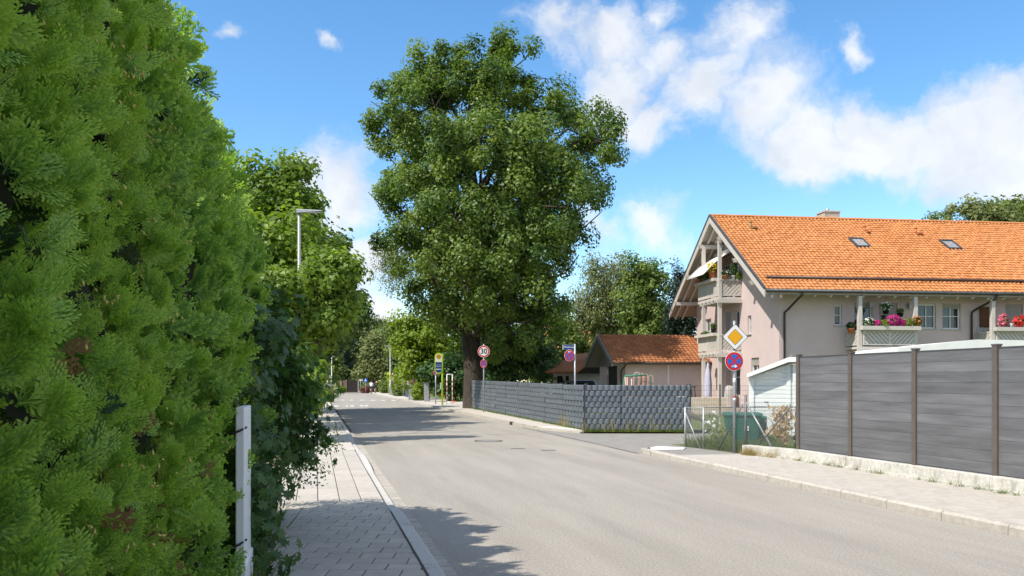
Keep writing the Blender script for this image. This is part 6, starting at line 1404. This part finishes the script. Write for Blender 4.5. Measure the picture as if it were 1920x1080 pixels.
# far traffic signs
def far_sign(name, label, px, d, parts, top):
    f = rotz((X(px, d), d, .06), 0); o = empty(name, f.o, label, 'road sign'); pole(f, Z(top, d)-.06, .035, o)
    for kind, du, py, r in parts:
        c = (du*d/FPX, Z(py, d)-.06); R_ = r*d/FPX
        if kind == 'ring': a = MB(f).disc(c, R_, 20, -.06, -.05).build('plate', S_RED, o); MB(f).disc(c, R_*.7, 20, -.066, -.0601).build('white_field', S_WHITE, a); MB(f).disc(c, R_*.3, 12, -.07, -.0661).build('emblem', S_BLACK, a)
        elif kind == 'nostop': no_stopping(f, c, R_, o, None)
        elif kind == 'blue': a = MB(f).cbox((c[0], -.055, c[1]), (2*R_, .01, 2*R_)).build('plate', S_BLUE, o); MB(f).prism([(c[0]-R_*.6, c[1]-R_*.5), (c[0]+R_*.6, c[1]-R_*.5), (c[0], c[1]+R_*.6)], 'uw', -.066, -.0601).build('triangle', S_WHITE, a)
        elif kind == 'white': MB(f).cbox((c[0], -.055, c[1]), (2*R_, .01, 1.2*R_)).build('plate', S_WHITE, o)
        elif kind == 'dia': a = dia(f, c, R_, -.06, -.05).build('plate', S_WHITE, o); dia(f, c, R_*.7, -.066, -.0601).build('yellow_field', S_YEL, a)
        elif kind == 'street': MB(f).cbox((c[0], -.055, c[1]), (3.4*R_, .01, R_)).build('name_plate', S_BLUE, o)
        elif kind == 'grey': MB(f).cbox((c[0], -.055, c[1]), (1.3*R_, .02, 2*R_)).build('board', S_GREY, o)
far_sign('zone_sign', 'red-rimmed round sign over a white plate and small no-stopping sign, far right kerb', 738, 92, [('ring', 0, 702.5, 4.6), ('white', 0, 709.5, 3.6), ('nostop', 0, 715.5, 3.4)], 697)
far_sign('priority_sign', 'small yellow diamond sign at the far bus stop', 733, 98, [('dia', 0, 706, 3.2)], 702)
far_sign('pedestrian_sign', 'blue square pedestrian crossing sign beside the cyclists', 685.5, 116, [('blue', 0, 713, 3.2)], 709)
far_sign('notice_sign', 'pale notice sign on a post left of the street by the lamp', 614, 80, [('white', 2, 706, 4.2), ('ring', 2, 704.5, 1.6)], 702)
far_sign('street_name_sign', 'small blue street name sign far down the left side', 604, 84, [('street', -2, 699.5, 2.6)], 697)
far_sign('street_name_sign', 'blue street name sign in front of the bright tree far right', 756, 88, [('street', -3, 702, 2.4)], 700)
far_sign('board_sign', 'dark grey board seen from behind on a post beside the garden hedge', 768, 76, [('grey', -4, 702, 5.4)], 698)
far_sign('warning_sign', 'small white sign on a thin post by the brown fence', 676, 120, [('white', 0, 712.5, 2.)], 711)
# rounded white shop panel with red field
d = 73; f = rotz((X(773, d), d, .06), -12); o = empty('shop_panel', f.o, 'round-edged white panel with a red field behind the garden fence', 'sign'); px = d/FPX
a = MB(f).disc((0, Z(717, d)-.06), 9*px, 24, -.04, .0, rx=11*px).build('panel', S_WHITE, o); MB(f).box((-7*px, -.05, Z(719, d)-.06), (6*px, -.041, Z(711, d)-.06)).build('red_field', mat('sign_brick_red', (.45, .06, .05), rough=.5), a)
for py in (713, 715, 717): MB(f).box((-5*px, -.054, Z(py+.4, d)-.06), (4*px, -.0501, Z(py-.4, d)-.06)).build('line', S_WHITE, a)
for u in (-6*px, 6*px): MB(f).tube([(u, .02, -.05), (u, .02, Z(715, d)-.06)], .03, 6).build('leg', GALV, o)
# second bus stop, far away
d = 101; f = rotz((X(728, d), d, .06), 0); o = empty('bus_stop_sign', f.o, 'small distant lime bus stop panel beside the far lamp', 'bus stop'); px = d/FPX; pole(f, Z(700, d)-.06, .04, o, S_LIME)
SF = f; a = stad(-.0, 2.6*px, Z(712, d)-.06, Z(698, d)-.06, -.09, -.05).build('panel', S_LIME, o); MB(f).disc((0, Z(702, d)-.06), 1.6*px, 16, -.096, -.0901).build('disc', S_YEL, a); MB(f).box((-1.9*px, -.096, Z(710, d)-.06), (1.9*px, -.0901, Z(705, d)-.06)).build('timetable', mat('timetable_green', (.03, .12, .06), rough=.5), a)
# bicycle stands
for k in range(2):
    b = V((X(630+k*3.5, 92), 92, .05)); MB(Fr(b)).tube([(-.2, 0, -.05), (-.2, 0, .75), (-.12, 0, .85), (.12, 0, .85), (.2, 0, .75), (.2, 0, -.05)], .03, 8).build('bicycle_stand', GALV, label=('tube bicycle stand on the far left pavement, the one nearer the lamp', 'tube bicycle stand on the far left pavement, the one nearer the road')[k], cat='bicycle stand')

# neighbour house hidden in the trees
d = 96; nb = empty('neighbour_house', V((X(1060, d), d, 0)), 'house with orange roof glimpsed through the trees between oak and willow', 'house')
xa, xb = X(1010, d), X(1110, d); MB().box((xa+.4, d+.4, 0), (xb-.4, d+7, Z(655, d))).build('wall', CREAM, nb)
MB().prism([(d-.2, Z(652, d)), (d+3.7, Z(600, d)), (d+7.6, Z(652, d)), (d+7.4, Z(656, d)), (d+3.7, Z(605, d)), (d, Z(656, d))], 'vw', xa, xb).build('roof', TILE, nb)

# ------------------------------------------------------------------ cyclists riding away
def cyclist(label, bl, px, d, shirt, seed, rot):
    f = rotz((X(px, d), d, .012), rot)
    bk = empty('bicycle', f.o, bl, 'bicycle', 'bicycles ridden away down the street')
    for v, nm in ((-.5, 'wheel'), (.52, 'wheel')):
        n = 20; w = MB(f).tube([(0, v+.33*math.cos(2*math.pi*i/n), .34+.33*math.sin(2*math.pi*i/n)) for i in range(n)], .018, 6, closed=True).build('wheel', S_BLACK, bk)
        s = MB(f)
        for i in range(8): s.tube([(0, v, .34), (0, v+.32*math.cos(2*math.pi*i/8), .34+.32*math.sin(2*math.pi*i/8))], .003, 3)
        s.build('spokes', GALV, w, kind='stuff')
    fr_ = MB(f)
    for a, b in (((0, -.5, .34), (0, -.12, .3)), ((0, -.12, .3), (0, -.24, .8)), ((0, -.5, .34), (0, -.22, .74)), ((0, -.22, .74), (0, .34, .82)), ((0, -.12, .3), (0, .37, .74)), ((0, .52, .34), (0, .33, .95))): fr_.tube([a, b], .02, 6)
    fr_.build('frame', GREYBOX, bk)
    MB(f).prism([(-.12, -.34), (.12, -.34), (.03, -.05), (-.03, -.05)], 'uv', .86, .91).build('saddle', S_BLACK, bk); MB(f).tube([(-.28, .2, 1.02), (-.2, .3, 1.02), (0, .35, .98), (.2, .3, 1.02), (.28, .2, 1.02)], .014, 6).build('handlebar', S_BLACK, bk)
    MB(f).box((-.12, -.15, .2), (-.02, -.06, .24)).box((.02, -.15, .36), (.12, -.06, .4)).build('pedals', S_BLACK, bk)
    # rider: one skinned body
    J = [((0, -.22, .97), .15), ((0, -.17, 1.15), .13), ((0, -.08, 1.36), .145), ((0, -.04, 1.45), .06), ((0, -.01, 1.52), .055), ((0, .01, 1.62), .095), ((0, .01, 1.72), .075),
         ((-.17, -.06, 1.4), .06), ((-.26, .06, 1.2), .045), ((-.26, .2, 1.06), .04), ((.17, -.06, 1.4), .06), ((.26, .06, 1.2), .045), ((.26, .2, 1.06), .04),
         ((-.1, -.18, .93), .1), ((-.12, .14, .72), .065), ((-.1, -.08, .33), .045), ((-.09, .03, .27), .04), ((.1, -.18, .93), .1), ((.12, .16, .86), .065), ((.1, -.02, .49), .045), ((.09, .09, .43), .04)]
    E = [(0, 1), (1, 2), (2, 3), (3, 4), (4, 5), (5, 6), (2, 7), (7, 8), (8, 9), (2, 10), (10, 11), (11, 12), (0, 13), (13, 14), (14, 15), (15, 16), (0, 17), (17, 18), (18, 19), (19, 20)]
    me = bpy.data.meshes.new('person'); me.from_pydata([tuple(f.p(*j[0])-f.o) for j in J], E, [])
    o = link('person', me, None, f.o); tag(o, label, 'person', 'cyclists riding away down the street')
    sk = o.modifiers.new('skin', 'SKIN'); sv = me.skin_vertices[0].data
    for i, j in enumerate(J): sv[i].radius = (j[1], j[1]); sv[i].use_root = i == 0
    sb = o.modifiers.new('smooth', 'SUBSURF'); sb.levels = 1; sb.render_levels = 1
    skin = bpy.data.materials.new('rider_%d' % seed); skin.use_nodes = True; nt = skin.node_tree; tcn = nt.nodes.new('ShaderNodeTexCoord'); sp = nt.nodes.new('ShaderNodeSeparateXYZ'); nt.links.new(tcn.outputs['Object'], sp.inputs[0])
    rp = nt.nodes.new('ShaderNodeValToRGB'); rp.color_ramp.interpolation = 'CONSTANT'; mrn = nt.nodes.new('ShaderNodeMapRange'); mrn.inputs[2].default_value = 1.8; nt.links.new(sp.outputs['Z'], mrn.inputs[0]); nt.links.new(mrn.outputs[0], rp.inputs[0])
    el = rp.color_ramp.elements; el[0].position = 0; el[0].color = (.03, .03, .03, 1); el[1].position = .19; el[1].color = (.45, .26, .18, 1)
    for pos, c in ((.36, (.03, .035, .05)), (.55, shirt), (.825, (.45, .26, .18)), (.91, (.04, .025, .015))): e = el.new(pos); e.color = (*c, 1)
    nt.links.new(rp.outputs[0], nt.nodes['Principled BSDF'].inputs['Base Color']); nt.nodes['Principled BSDF'].inputs['Roughness'].default_value = .9
    me.materials.append(skin)
    hair = MB(f); hair.lathe((0, -.01, 1.62), [(.115, 0), (.118, .06), (.09, .13), (.03, .165)], 12); hair.build('hair', mat('hair_dark', (.03, .02, .012), rough=.7), o)
cyclist('cyclist in a white shirt riding away, leftmost of the three', 'bicycle under the white-shirted rider', 696, 112, (.75, .75, .75), 1, 12)
cyclist('cyclist in a dark top riding away, middle of the three', 'bicycle under the dark-topped middle rider', 704, 114, (.04, .04, .06), 2, 13)
cyclist('cyclist in a blue-grey top beside the white gate post, rightmost of the three', 'bicycle under the rider beside the white gate post', 717, 116, (.12, .15, .22), 3, 13)
